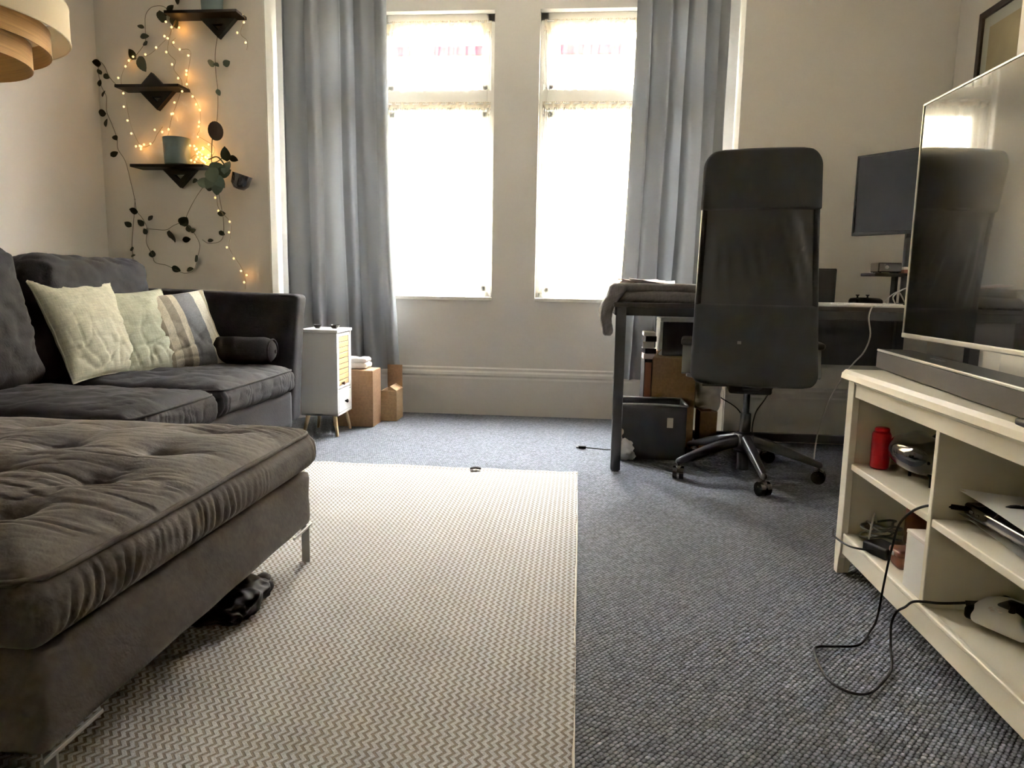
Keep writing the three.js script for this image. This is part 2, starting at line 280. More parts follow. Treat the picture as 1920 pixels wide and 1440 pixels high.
// ------------------------------------------------------------------ curtains
function curtain(name, label, path, y0, y1, folds, flare, seedV, amp = 0.035) {
  const o = thing(name, label, 'curtain', [path[0][0], 0, path[0][1]]);
  const c = new THREE.CatmullRomCurve3(path.map((p) => V(p[0], 0, p[1])), false, 'catmullrom', 0.3);
  const g = gridGeo(260, 40, (u, v) => {
    const p = c.getPointAt(u), t = c.getTangentAt(u), nx = t.z, nz = -t.x, down = 1 - v, y = lerp(y0, y1, v);
    const ph = folds * 2 * Math.PI * (u + 0.018 * Math.sin(u * 17 + seedV)) + 0.25 * n3(u * 3, v * 1.3, seedV);
    const sharp = Math.sin(ph) + 0.28 * Math.sin(2 * ph + 0.8 + seedV);
    const a = amp * (0.75 + 0.35 * n3(u * 4 + seedV, 0, 1)) * (0.72 + 0.35 * down);
    const off = a * sharp + 0.012 * n3(u * 6, v * 2, seedV + 4), along = 0.012 * Math.cos(ph) + flare * down * down * u;
    return V(p.x + nx * off + t.x * along, y, p.z + nz * off + t.z * along);
  });
  const uv = g.attributes.uv, L = c.getLength() * 1.6; for (let i = 0; i < uv.count; i++) uv.setXY(i, uv.getX(i) * L, uv.getY(i) * (y1 - y0));
  wpart('drape', g, M.curtain, o);
  const p0 = c.getPointAt(0), p1 = c.getPointAt(1);
  wpart('rail', tube([[p0.x, y1 + 0.01, p0.z], ...path.slice(1, -1).map((p) => [p[0], y1 + 0.01, p[1]]), [p1.x, y1 + 0.01, p1.z]], 0.012, 24, 8, 0.1), M.white, o);
  return o;
}
curtain('curtain', 'long grey curtain at the left side of the bay, behind the small white cabinet', [[-1.745, -4.15], [-1.55, -4.27], [-1.37, -4.39], [-1.215, -4.43]], 0.30, 2.72, 6, 0.07, 1.3);
curtain('curtain', 'long grey curtain at the right side of the bay, behind the office chair', [[0.765, -4.15], [0.62, -4.29], [0.45, -4.40], [0.295, -4.43]], 0.28, 2.72, 5, 0.06, 4.1);

// ------------------------------------------------------------------ net curtains
function net(label, x0, x1, spread, sv) {
  const o = thing('net_curtain', label, 'net curtain', [(x0 + x1) / 2, SILL, ZW - 0.035]);
  const sheet = (ya, yb, z, sp, mat, name, head) => {
    const g = gridGeo(220, 40, (u, v) => {
      const y = lerp(ya, yb, v), d = 1 - v, x = lerp(x0, x1 + sp * d * d, u), gather = head ? Math.pow(v, 10) : 0;
      return V(x, y + (v === 0 ? 0.006 * Math.sin(u * 90 + sv) : 0), z + (0.007 + 0.004 * d) * Math.sin(u * 75 + 1.6 * n3(u * 4, v * 0.8, sv)) + 0.006 * gather * Math.sin(u * 330) + 0.02 * d * sp / 0.08);
    });
    wpart(name, g, mat, o);
  };
  sheet(2.055, 2.40, ZW - 0.045, 0, M.net, 'valance_net', true);
  sheet(2.38, 2.465, ZW - 0.045, 0, M.netHem, 'heading', true);
  sheet(0.775, 1.945, ZW - 0.035, spread, M.net, 'lower_net', true);
  sheet(1.935, 1.98, ZW - 0.035, 0, M.netHem, 'rod_pocket', true);
  wpart('curtain_wire', rod([x0, 1.97, ZW - 0.035], [x1, 1.97, ZW - 0.035], 0.004), M.white, o);
  wpart('curtain_wire', [rod([x0, 2.455, ZW - 0.045], [x1, 2.455, ZW - 0.045], 0.004)], M.white, o);
}
net('sheer white net curtain in the left window, its lower corner flaring over the mullion', -1.285, -0.59, 0.075, 2.2);
net('sheer white net curtain in the right window, beside the desk end', -0.265, 0.385, 0.01, 5.7);

// ------------------------------------------------------------------ rug
{
  const o = thing('rug', 'long cream rug with a fine brown zigzag weave lying on the grey carpet', 'rug', [-0.84, 0, -1.97]);
  const x0 = -1.69, x1 = 0.014, z0 = -3.165, z1 = -0.75;
  const g = gridGeo(120, 160, (u, v) => { const x = lerp(x0, x1, u), z = lerp(z0, z1, v), e = v < 0.01 ? 0.008 * n3(x * 9, 3, 1) + 0.004 * n3(x * 40, 3, 1) : 0, ex = u > 0.995 ? 0.004 * n3(z * 7, 8, 1) : 0; return V(x + ex, 0.009 + 0.0015 * n3(x * 5, z * 5, 2) + (v < 0.01 ? 0.004 : 0), z + e); });
  const uv = g.attributes.uv; for (let i = 0; i < uv.count; i++) uv.setXY(i, uv.getX(i) * 1.704, uv.getY(i) * 2.415);
  g.index.array.reverse(); g.computeVertexNormals();
  wpart('woven_field', g, M.rug, o);
  wpart('backing', plainBox(x0 + 0.004, x1 - 0.004, 0.0008, 0.006, z0 + 0.006, z1), M.fringe, o);
  wpart('edge_binding', tube([[x1 - 0.002, 0.0045, z0], [x1 + 0.001, 0.0045, -2.5], [x1 - 0.001, 0.0045, -1.6], [x1, 0.0045, z1]], 0.0042, 60, 6), M.fringe, o);
  const fr = []; for (let i = 0; i < 150; i++) { const x = lerp(x0, x1, (i + rnd() * 0.6) / 150); fr.push(rod([x, 0.006, z0 + 0.01], [x + rr(-0.006, 0.006), 0.005, z0 - rr(0.006, 0.022)], 0.004, 0.002, 5)); }
  const f = wpart('fringe', fr, M.fringe, o); f.userData.kind = 'stuff';
}

{
  const o = thing('dark_scrap', 'small dark scrap lying on the far edge of the cream rug', 'scrap', [-0.45, 0.0135, -3.135], 0.1);
  part('body', softBox(0.05, 0.008, 0.018, 0.0035, 12, 3, 6, (p) => { p.y += 0.004 * Math.cos(p.x * 60); }).translate(0, 0.004, 0), std({ color: '#2b2420', roughness: 0.8 }), o);
}

// ------------------------------------------------------------------ tufted ottoman
const pleat = (s, y, k) => { const c = n3(s * 3.2, 0, k), m = sstep(c, -0.25, 0.4), w = s * 235 + 4 * n3(s * 6, y * 0.6, k + 3) + 0.5 * n3(s * 20, y * 3, k + 5); return m * (0.35 + 0.65 * sstep(n3(s * 30, y, k + 7), -0.4, 0.5)) * Math.pow(0.5 + 0.5 * Math.sin(w), 2.2); };
{
  const x1 = -0.785, x0 = -2.0, z0 = -2.035, z1 = -0.915, W = x1 - x0, D = z1 - z0, cx = (x0 + x1) / 2, cz = (z0 + z1) / 2;
  const o = thing('ottoman', 'large square charcoal velvet ottoman with a button tufted top, standing partly on the rug', 'ottoman', [cx, 0, cz]);
  const tx = [-1.005, -1.255, -1.505, -1.755], tz = [-1.845, -1.605, -1.37, -1.15];
  const H0 = 0.297, H1 = 0.41;
  const g = softBox(W, H1 - H0, D, 0.03, 130, 12, 230, (p, n) => {
    const X = p.x + cx, Z = p.z + cz, top = sstep(n.y, 0.35, 0.95);
    const ex = W / 2 - Math.abs(p.x), ez = D / 2 - Math.abs(p.z), e = Math.min(ex, ez);
    if (n.y > 0.3) {
      let y = 0.052 * (1 - Math.exp(-e / 0.11)), dmin = 9;
      let cut = 0;
      for (const a of tx) for (const b of tz) { const dx = X - a, dz = Z - b, r = Math.hypot(dx, dz); dmin = Math.min(dmin, r); cut += 0.036 * Math.exp(-((r / 0.022) ** 2)) + 0.026 * Math.exp(-((r / 0.07) ** 2)); }
      // folds run from button to button, mostly across
      for (const b of tz) { const dz = Z - b + 0.012 * n3(X * 6, b * 9, 2); cut += 0.006 * Math.exp(-((dz / 0.013) ** 2)) * sstep(n3(X * 4, b * 7, 5), -0.4, 0.6); }
      for (const a of tx) { const dx = X - a + 0.012 * n3(Z * 6, a * 9, 3); cut += 0.004 * Math.exp(-((dx / 0.014) ** 2)) * sstep(n3(Z * 4, a * 7, 6), -0.3, 0.7); }
      const w1 = 1 - Math.abs(n3(X * 3.4 + 0.8 * n3(Z * 4, X * 3, 3), Z * 19, 11)), w2 = 1 - Math.abs(n3(X * 7, Z * 30 + X * 4, 14));
      y += 0.004 * n3(X * 4, Z * 4, 9) - 0.006 * w1 ** 6 * sstep(n3(X * 2.2, Z * 3, 17), -0.2, 0.5) - 0.0015 * w2 ** 4;
      p.y += top * (y - Math.min(cut, 0.075));
    }
    if (Math.abs(n.y) < 0.9) {
      const side = 1 - Math.abs(n.y), s = Math.abs(n.x) > Math.abs(n.z) ? Z : X, k = Math.abs(n.x) > Math.abs(n.z) ? 1 : 2, yy = (p.y) / (H1 - H0);
      const b = 0.014 * (1 - 4 * yy * yy) - 0.0085 * pleat(s, p.y * 8, k) * (1 - 2.6 * yy * yy) + 0.002 * n3(s * 6, p.y * 8, 5);
      p.x += n.x * b * side; p.z += n.z * b * side;
    }
  });
  part('cushion', at(g, 0, (H0 + H1) / 2, 0), M.velvet, o);
  const hx = W / 2 - 0.004, hz = D / 2 - 0.004;
  const cornerR = 0.055; const loopPts = [];
  const sides = [[hx, hz, 0], [-hx, hz, 1], [-hx, -hz, 2], [hx, -hz, 3]];
  sides.forEach(([ax, az], i) => { const a0 = i * Math.PI / 2, ccx = ax - Math.sign(ax) * cornerR, ccz = az - Math.sign(az) * cornerR; for (let k = 0; k <= 4; k++) { const a = a0 + k * Math.PI / 8; loopPts.push(V(ccx + cornerR * Math.cos(a), 0.408, ccz + cornerR * Math.sin(a))); } const [bx2, bz2] = sides[(i + 1) % 4]; const e0 = loopPts[loopPts.length - 1]; const nxt = i === 0 ? V(-hx + cornerR, 0, hz) : i === 1 ? V(-hx, 0, -hz + cornerR) : i === 2 ? V(hx - cornerR, 0, -hz) : V(hx, 0, hz - cornerR); for (let k = 1; k < 12; k++) { const q = e0.clone().lerp(nxt, k / 12); q.y = 0.408 + 0.003 * n3(q.x * 4, q.z * 4, 8); loopPts.push(q); } });
  mk('piping', new THREE.TubeGeometry(new THREE.CatmullRomCurve3(loopPts, true), 220, 0.0058, 7, true), M.velvet, o);
  for (const a of tx) for (const b of tz) mk('button', lathe([[0, 0.007], [0.008, 0.006], [0.012, 0.002], [0.012, -0.004], [0, -0.004]], 14), M.velvet, o).position.set(a - cx, 0.388, b - cz);
  const base = softBox(W - 0.02, 0.165, D - 0.02, 0.014, 60, 8, 60, (p, n) => { const b = 0.0025 * n3(p.x * 6 + p.z * 5, p.y * 14, 3); p.x += n.x * b; p.z += n.z * b; });
  part('base', at(base, 0, 0.125 + 0.0825, 0), M.velvet, o);
  for (const [sx, sz] of [[1, 1], [1, -1], [-1, 1], [-1, -1]]) { const X = sx * (W / 2 - 0.02), Z = sz * (D / 2 - 0.035); part('leg', [bx(X - 0.012, X + 0.012, 0, 0.124, Z - 0.003, Z + 0.003, 0.0015), bx(X + sx * 0.006, X + sx * 0.012, 0.117, 0.1245, Z - sz * 0.11, Z + sz * 0.028, 0.001), bx(X - sx * 0.1, X + sx * 0.012, 0.117, 0.1245, Z - 0.003, Z + 0.003, 0.001), bx(X - 0.014, X + 0.014, 0, 0.006, Z - 0.012, Z + 0.012, 0.002)], M.legSteel, o); }
}
{ // crumpled black bag half under the ottoman
  const o = thing('plastic_bag', 'crumpled black plastic bag sticking out from under the ottoman onto the rug', 'bag', [-0.925, 0.009, -1.655]);
  const g = softBox(0.27, 0.075, 0.22, 0.034, 40, 16, 40, (p, n) => { const b = 0.022 * n3(p.x * 9, p.y * 10, p.z * 9) - 0.014 * Math.abs(n3(p.x * 22, p.y * 18, p.z * 22 + 5)); p.addScaledVector(n, b); if (p.y > 0) p.y *= 1 - 0.35 * sstep(p.x, 0.02, 0.13); if (p.y < -0.037) p.y = -0.037; });
  part('sack', at(g, 0, 0.038, 0), M.binBag, o);
  part('tied_neck', [tube([[0.08, 0.05, -0.06], [0.1, 0.06, -0.09], [0.1, 0.045, -0.12]], 0.011, 12, 6)], M.binBag, o);
  part('flap', softBox(0.16, 0.02, 0.2, 0.009, 16, 4, 16, (p) => { p.y += 0.012 * n3(p.x * 12, 1, p.z * 12); }).translate(-0.03, 0.062, -0.16), M.binBag, o);
}

// ------------------------------------------------------------------ sofa along the left wall
{
  const o = thing('sofa', 'charcoal velvet sofa along the left wall with loose back and seat cushions', 'sofa', [-1.95, 0, -2.8]);
  const wrink = (k, amp = 1) => (p, n) => { const b = amp * (0.006 * n3(p.x * 5, p.y * 5, p.z * 5 + k) - 0.006 * (1 - Math.abs(n3(p.x * 9 + k, p.y * 14, p.z * 7))) ** 4); p.addScaledVector(n, b); };
  wpart('base', [at(softBox(1.02, 0.185, 1.33, 0.015, 20, 6, 40), -1.925, 0.215, -2.73)], M.velvetSofa, o);
  // seat cushions
  const seat = (z0, z1, k, h = 0.43) => {
    const D = z1 - z0, g = softBox(0.84, 0.125, D, 0.045, 50, 14, 120, (p, n) => {
      const e = Math.min(0.42 - Math.abs(p.x), D / 2 - Math.abs(p.z)); if (n.y > 0.2) p.y += 0.03 * (1 - Math.exp(-Math.max(e, 0) / 0.09)) * n.y + 0.005 * n3(p.x * 6, p.z * 6, k);
      if (n.x > 0.3) p.x += n.x * (0.012 - 0.009 * pleat(p.z, p.y * 8, k + 8)); wrink(k, 0.8)(p, n);
    });
    const m = wpart('seat_cushion', at(g, -1.815, h - 0.07, (z0 + z1) / 2), M.velvetSofa, o);
    const hx = 0.417, hz = D / 2 - 0.012, y = h - 0.018;
    wpart('piping', tube([[-1.815 + hx - 0.12, y, (z0 + z1) / 2 + hz], [-1.815 + hx - 0.03, y, (z0 + z1) / 2 + hz - 0.005], [-1.815 + hx, y, (z0 + z1) / 2 + hz - 0.05], [-1.815 + hx + 0.004, y, (z0 + z1) / 2], [-1.815 + hx, y, (z0 + z1) / 2 - hz + 0.05], [-1.815 + hx - 0.03, y, (z0 + z1) / 2 - hz + 0.005]], 0.005, 60, 6), M.velvetSofa, m);
  };
  seat(-3.385, -2.64, 3, 0.435); seat(-2.625, -2.05, 7, 0.43);
  // frame back, arm at the window end
  wpart('back_frame', at(softBox(0.17, 0.6, 1.46, 0.05, 12, 24, 40), -2.42, 0.46, -2.79), M.velvetSofa, o);
  const arm = softBox(1.08, 0.66, 0.125, 0.03, 50, 30, 10, (p, n) => { const t = (p.y + 0.33) / 0.66; p.z -= 0.035 * t * t; p.x += p.x > 0 ? 0.02 * t * t - 0.012 * (1 - t) : 0; p.y -= 0.018 * (p.x + 0.5) * t; p.addScaledVector(n, 0.003 * n3(p.x * 5, p.y * 5, 2)); });
  wpart('armrest', at(arm, -1.945, 0.475, -3.455), M.velvetSofa, o);
  // back cushions lean on the frame
  const back = (zc, w, h, lean, xc, yc, k, turn = 0) => {
    const g = softBox(0.2, h, w, 0.07, 20, 44, 44, (p, n) => { const e = Math.min(h / 2 - Math.abs(p.y), w / 2 - Math.abs(p.z)); p.x += Math.sign(n.x) * 0.045 * (1 - Math.exp(-Math.max(e, 0) / 0.1)) * Math.abs(n.x); wrink(k, 1.5)(p, n); });
    g.rotateZ(lean).rotateY(turn); wpart('back_cushion', at(g, xc, yc, zc), M.velvetSofa, o);
  };
  back(-3.0, 0.74, 0.53, 0.17, -2.185, 0.678, 4);
  back(-2.25, 0.66, 0.56, 0.2, -2.19, 0.69, 9, 0.05);
  for (const [x, z] of [[-1.5, -3.4], [-1.5, -2.15], [-2.35, -3.4], [-2.35, -2.15]]) wpart('leg', rod([x, 0, z], [x, 0.125, z], 0.016, 0.022), M.blackWood, o);
}
{
  const o = thing('bolster', 'dark velvet bolster cushion lying along the sofa arm', 'cushion', [-1.68, 0.512, -3.31]);
  const g = softBox(0.44, 0.135, 0.135, 0.066, 44, 16, 16, (p, n) => { const b = 0.003 * n3(p.x * 8, p.y * 9, p.z * 9); p.addScaledVector(n, b); });
  part('cover', g, M.velvetSofa, o);
  part('end_piping', new THREE.TorusGeometry(0.058, 0.005, 8, 28).rotateY(Math.PI / 2).translate(0.205, 0, 0), M.velvetSofa, o);
  part('end_button', new THREE.SphereGeometry(0.01, 12, 8).scale(0.5, 1, 1).translate(0.221, 0, 0), M.velvetSofa, o);
}
function pillow(label, mat, w, h, t, pos, phi, tilt, roll, k, crumple) {
  const n = 64, pos3 = [], uv = [], idx = [];
  for (const s of [1, -1]) for (let j = 0; j <= n; j++) for (let i = 0; i <= n; i++) {
    const u = i / n * 2 - 1, v = j / n * 2 - 1, pin = 0.085;
    let x = w / 2 * u * (1 - pin * (1 - v * v) * u * u), y = h / 2 * v * (1 - pin * (1 - u * u) * v * v);
    let z = s * t / 2 * Math.pow(Math.max(0, 1 - u * u), 0.5) * Math.pow(Math.max(0, 1 - v * v), 0.5);
    const body = Math.min(1, 3 * (1 - Math.max(Math.abs(u), Math.abs(v))));
    const fold = (1 - Math.abs(n3(u * 0.7 + 0.8 * v + k, v * 2.3 - 0.9 * u, k))) ** 6, fold2 = (1 - Math.abs(n3(u * 1.9 + k, v * 0.8 + u * 0.5, k + 5))) ** 7;
    z += s * body * (-crumple * 1.3 * fold * (0.25 + 0.9 * sstep(-v, -0.3, 0.8)) - crumple * 0.9 * fold2 * sstep(-v, -0.6, 0.6) + 0.5 * crumple * n3(u * 1.6, v * 1.6, k + 8));
    y -= body * crumple * 0.5 * n3(u * 2, v * 2, k + 3); x += crumple * 0.6 * n3(v * 2.2, u, k + 6) * Math.abs(u);
    pos3.push(x, y, z); uv.push(mat === M.stripe ? (u + 1) / 2 : x, mat === M.stripe ? (v + 1) / 2 : y);
  }
  const N = (n + 1) * (n + 1);
  for (let s = 0; s < 2; s++) for (let j = 0; j < n; j++) for (let i = 0; i < n; i++) { const a = s * N + j * (n + 1) + i, b = a + 1, c = a + n + 1, d = c + 1; s ? idx.push(a, d, b, a, c, d) : idx.push(a, b, d, a, d, c); }
  const g = new THREE.BufferGeometry(); g.setAttribute('position', new THREE.Float32BufferAttribute(pos3, 3)); g.setAttribute('uv', new THREE.Float32BufferAttribute(uv, 2)); g.setIndex(idx); g.computeVertexNormals();
  const o = new THREE.Group(); o.name = numbered('throw_pillow'); scene.add(o); tag(o, label, 'pillow', 'throw pillows on the sofa');
  o.position.set(...pos); o.rotation.order = 'YXZ'; o.rotation.set(-tilt, phi, roll);
  part('cover', g, mat, o);
  const rim = []; for (let i = 0; i < 80; i++) { const q = i / 80 * 4, e = Math.floor(q), f = (q - e) * 2 - 1, [u, v] = [[f, -1], [1, f], [-f, 1], [-1, -f]][e], pin = 0.085; rim.push(V(w / 2 * u * (1 - pin * (1 - v * v) * u * u) + crumple * 0.6 * n3(v * 2.2, u, k + 6) * Math.abs(u), h / 2 * v * (1 - pin * (1 - u * u) * v * v), 0)); }
  mk('seam', new THREE.TubeGeometry(new THREE.CatmullRomCurve3(rim, true), 160, 0.003, 5, true), mat === M.stripe ? M.fringe : mat, o);
  return o;
}
pillow('crumpled pale cream green linen pillow at the front of the three on the sofa', M.greenLinen, 0.41, 0.44, 0.13, [-2.03, 0.638, -2.80], 1.42, 0.44, 0.0, 1.7, 0.007);
pillow('sage green linen pillow tucked between the cream pillow and the striped pillow', M.sageLinen, 0.42, 0.44, 0.13, [-1.965, 0.605, -3.02], 1.2, 0.5, 0.03, 6.2, 0.008);
pillow('grey and cream striped pillow leaning towards the sofa arm', M.stripe, 0.42, 0.42, 0.13, [-1.885, 0.608, -3.185], 0.98, 0.55, 0.07, 3.4, 0.006);

// ------------------------------------------------------------------ small white cabinet by the left curtain
{
  const x0 = -1.515, x1 = -1.305, z0 = -3.985, z1 = -3.745, y0 = 0.115, y1 = 0.575;
  const o = thing('bedside_cabinet', 'small white cabinet with a rattan door and one drawer, beside the sofa arm', 'cabinet', [(x0 + x1) / 2, 0, (z0 + z1) / 2]);
  wpart('carcass', [bx(x0, x1, y0, y1, z1 - 0.014, z1), bx(x0, x1, y0, y1, z0, z0 + 0.014), bx(x0, x0 + 0.01, y0, y1, z0, z1), bx(x0, x1, y0, y0 + 0.014, z0, z1), bx(x0, x1 - 0.004, 0.245, 0.257, z0, z1)], M.white, o);
  wpart('top', bx(x0 - 0.006, x1 + 0.006, y1, y1 + 0.017, z0 - 0.006, z1 + 0.006, 0.004), M.white, o);
  const zd0 = z0 + 0.017, zd1 = z1 - 0.017, yd0 = 0.262, yd1 = y1 - 0.004, f = 0.02;
  const door = wpart('door', [bx(x1 - 0.014, x1 - 0.002, yd0, yd1, zd0, zd0 + f), bx(x1 - 0.014, x1 - 0.002, yd0, yd1, zd1 - f, zd1), bx(x1 - 0.014, x1 - 0.002, yd1 - f, yd1, zd0, zd1), bx(x1 - 0.014, x1 - 0.002, yd0, yd0 + 0.014, zd0, zd1)], M.white, o);
  for (let i = 0; i < 9; i++) { const a = lerp(yd0 + 0.016, yd1 - f, i / 9), b = lerp(yd0 + 0.016, yd1 - f, (i + 1) / 9); wpart('slat', bx(x1 - 0.013, x1 - 0.005 + (i % 2) * 0.001, a + 0.0012, b - 0.0012, zd0 + f, zd1 - f, 0.003), M.rattan, door); }
  wpart('knob', at(lathe([[0, 0.018], [0.008, 0.017], [0.01, 0.012], [0.005, 0.006], [0.005, 0]]).rotateZ(-Math.PI / 2), x1 - 0.004, 0.29, -3.83), M.brown, door);
  const dr = wpart('drawer', bx(x1 - 0.014, x1 + 0.001, y0 + 0.017, 0.242, zd0, zd1, 0.003), M.white, o);
  wpart('knob', at(lathe([[0, 0.02], [0.008, 0.019], [0.011, 0.012], [0.005, 0.006], [0.005, 0]]).rotateZ(-Math.PI / 2), x1, 0.185, (zd0 + zd1) / 2), M.black, dr);
  for (const [sx, sz] of [[1, 1], [1, -1], [-1, 1], [-1, -1]]) { const X = (x0 + x1) / 2 + sx * 0.075, Z = (z0 + z1) / 2 + sz * 0.09; wpart('leg', rod([X + sx * 0.022, 0, Z + sz * 0.022], [X, y0 + 0.001, Z], 0.0075, 0.013), M.oak, o); }
  // two little dark things on top
  const bowl = (x, z, label, s) => { const b = thing('trinket_dish', label, 'dish', [x, y1 + 0.017, z]); part('bowl', lathe([[0, 0.003], [0.016 * s, 0.004], [0.026 * s, 0.019], [0.023 * s, 0.02], [0.014 * s, 0.007], [0, 0.006]]), M.blackGloss, b); part('foot', lathe([[0, 0], [0.013, 0], [0.011, 0.004], [0, 0.004]]), M.black, b); };
  bowl(-1.455, -3.86, 'small black dish on the white cabinet, the one nearer the sofa', 1);
  bowl(-1.36, -3.87, 'small black dish on the white cabinet, the one nearer the front edge', 1.15);
}
// cardboard boxes behind the cabinet
function cardBox(name, label, x0, x1, y0, y1, z0, z1, flaps, mats = M.card, turn = 0) {
  const o = thing(name, label, 'box', [(x0 + x1) / 2, y0, (z0 + z1) / 2], turn), w = x1 - x0, h = y1 - y0, d = z1 - z0, t = 0.005;
  part('body', [bx(-w / 2, w / 2, 0, t, -d / 2, d / 2, 0.002), bx(-w / 2, -w / 2 + t, 0, h, -d / 2, d / 2, 0.002), bx(w / 2 - t, w / 2, 0, h, -d / 2, d / 2, 0.002), bx(-w / 2, w / 2, 0, h, -d / 2, -d / 2 + t, 0.002), bx(-w / 2, w / 2, 0, h, d / 2 - t, d / 2, 0.002)], mats, o);
  for (const [side, ang, len] of flaps) { const L = side < 2 ? w : d, g = bx(-L / 2 + 0.003, L / 2 - 0.003, -0.002, 0.002, 0, len, 0.0015); g.rotateX(-ang); if (side === 0) g.translate(0, h, d / 2 - 0.002); if (side === 1) g.rotateY(Math.PI).translate(0, h, -d / 2 + 0.002); if (side === 2) g.rotateY(Math.PI / 2).translate(w / 2 - 0.002, h, 0); if (side === 3) g.rotateY(-Math.PI / 2).translate(-w / 2 + 0.002, h, 0); part('flap', g, M.cardLight, o); }
  return o;
}
cardBox('cardboard_box', 'brown cardboard box on the floor behind the small white cabinet', -1.44, -1.195, 0, 0.335, -4.21, -4.04, [[0, Math.PI * 0.995, 0.08], [1, Math.PI * 0.995, 0.08]]);
{
  const o = cardBox('cardboard_box', 'small open cardboard box between the larger box and the window wall', -1.205, -1.105, 0, 0.19, -4.40, -4.24, [[2, 2.6, 0.05]], M.cardLight);
  part('raised_flap', bx(-0.048, 0.048, 0.19, 0.335, -0.079, -0.075, 0.0015), M.card, o);
}
{
  const o = thing('folded_cloth', 'folded grey white cloth on top of the brown cardboard box', 'cloth', [-1.335, 0.343, -4.125]);
  part('lower_fold', softBox(0.19, 0.035, 0.12, 0.015, 24, 8, 16, (p, n) => p.addScaledVector(n, 0.004 * n3(p.x * 18, p.y * 18, p.z * 18))).translate(0, 0.018, 0), M.paper, o);
  part('upper_fold', softBox(0.175, 0.03, 0.11, 0.013, 24, 8, 16, (p, n) => p.addScaledVector(n, 0.004 * n3(p.x * 18 + 3, p.y * 18, p.z * 18))).translate(0.005, 0.048, 0), M.paper, o);
}

// ------------------------------------------------------------------ wall shelves with plants and fairy lights
const ZS = ZB + 0.004;
function shelf(label, x0, x1, y, vx, up) {   // board edge heights at the wall; V bracket at vx
  const o = thing('wall_shelf', label, 'shelf', [(x0 + x1) / 2, y, ZB], 0, 'black geometric wall shelves');
  wpart('board', bx(x0, x1, y, y + 0.016, ZB + 0.001, ZB + 0.125, 0.002), M.blackWood, o);
  const tri = (s, in_) => { const sh = new THREE.Shape(), a = s - in_ * 2.2; sh.moveTo(-s, 0); sh.lineTo(s, 0); sh.lineTo(0, -s); sh.closePath(); if (in_ > 0) { const h = new THREE.Path(), k = s - in_ * 2.4; h.moveTo(-k, -in_); h.lineTo(0, -in_ - k); h.lineTo(k, -in_); h.closePath(); sh.holes.push(h); } return sh; };
  wpart('bracket', extrude(tri(0.1, 0.027), 0.035, 0.0015).translate(vx, y, ZB + 0.001), M.blackWood, o);
  if (up) wpart('raised_point', extrude(tri(0.078, 0), 0.03, 0.0015).rotateZ(Math.PI).translate(vx - 0.01, y + 0.016, ZB + 0.03), M.blackWood, o);
  return o;
}
shelf('black wall shelf with a V bracket, topmost of the three on the left wall', -2.31, -1.895, 2.288, -2.05, false);
shelf('black wall shelf with a diamond bracket above and below, middle of the three', -2.62, -2.245, 1.905, -2.43, true);
shelf('black wall shelf with a V bracket carrying the blue grey pot, lowest of the three', -2.555, -2.12, 1.475, -2.315, false);
function pot(label, x, y, z, r, h, mat) {
  const o = thing('plant_pot', label, 'pot', [x, y, z]);
  part('vessel', lathe([[0, 0], [r * 0.86, 0], [r * 0.92, 0.004], [r, h], [r * 0.93, h], [r * 0.86, 0.02], [0, 0.018]], 32), mat, o);
  part('soil', new THREE.CylinderGeometry(r * 0.9, r * 0.9, 0.006, 24).translate(0, h - 0.022, 0), M.brown, o);
  return o;
}
pot('blue grey ceramic pot on the lowest wall shelf', -2.29, 1.491, -3.96, 0.073, 0.145, M.dishGrey);
pot('grey green pot on the topmost wall shelf, cut off by the picture edge', -2.06, 2.304, -3.98, 0.06, 0.12, M.dishGrey);
// leaves
const leafGeo = [0, 1, 2].map((k) => gridGeo(6, 4, (u, v) => { const w = Math.pow(Math.sin(Math.PI * Math.pow(u, 0.8)), 0.75) * (0.33 + 0.04 * k), s = v * 2 - 1; return V(u - 0.0, w * s, 0.12 * Math.abs(s) * w + 0.08 * Math.sin(u * 3 + k)); }));
const leafQ = new THREE.Object3D();
function leafAt(parent, x, y, z, size, dir, mat, yaw = 0, name = 'leaf') { const m = mk(name, leafGeo[Math.floor(rnd() * 3)], mat, parent), r = rootOf(parent).position; m.rotation.order = 'ZYX'; m.rotation.set(yaw, rr(-0.5, 0.5), dir); m.scale.setScalar(size); m.position.set(x - r.x - 0.4 * size * Math.cos(dir), y - r.y - 0.4 * size * Math.sin(dir), z - r.z); return m; }
const Z0 = ZB + 0.022;
function vine(label, stems, leaves, mat, group) {
  const s0 = stems[0][0], o = thing('trailing_vine', label, 'vine', [s0[0], s0[1], Z0], 0, group);
  for (const s of stems) wpart('stem', tube(s.map(([x, y], i) => [x, y, Z0 + 0.006 * Math.sin(i * 2.1)]), 0.0016, s.length * 8, 5), M.stem, o);
  for (const [x, y, size, dir, yaw] of leaves) leafAt(o, x, y, Z0 + 0.008, size * 0.84, dir, mat, yaw || rr(-0.6, 0.6));
  return o;
}
vine('dark leafed trailing vine hanging left of the three wall shelves',
  [[[-2.66, 1.93], [-2.71, 1.985], [-2.745, 2.05], [-2.77, 2.07], [-2.775, 2.01], [-2.77, 1.94], [-2.74, 1.88], [-2.74, 1.80], [-2.72, 1.73], [-2.69, 1.65], [-2.685, 1.59], [-2.65, 1.52], [-2.62, 1.40], [-2.60, 1.31], [-2.60, 1.24]]],
  [[-2.772, 2.06, 0.06, 3.0], [-2.765, 2.01, 0.045, 2.2], [-2.77, 1.95, 0.05, 1.5], [-2.73, 1.99, 0.045, -0.5], [-2.75, 1.89, 0.05, 1.2], [-2.765, 1.79, 0.075, 2.9], [-2.745, 1.73, 0.06, 1.4], [-2.69, 1.65, 0.05, -0.8], [-2.715, 1.56, 0.058, 0.6]], M.leafDark);
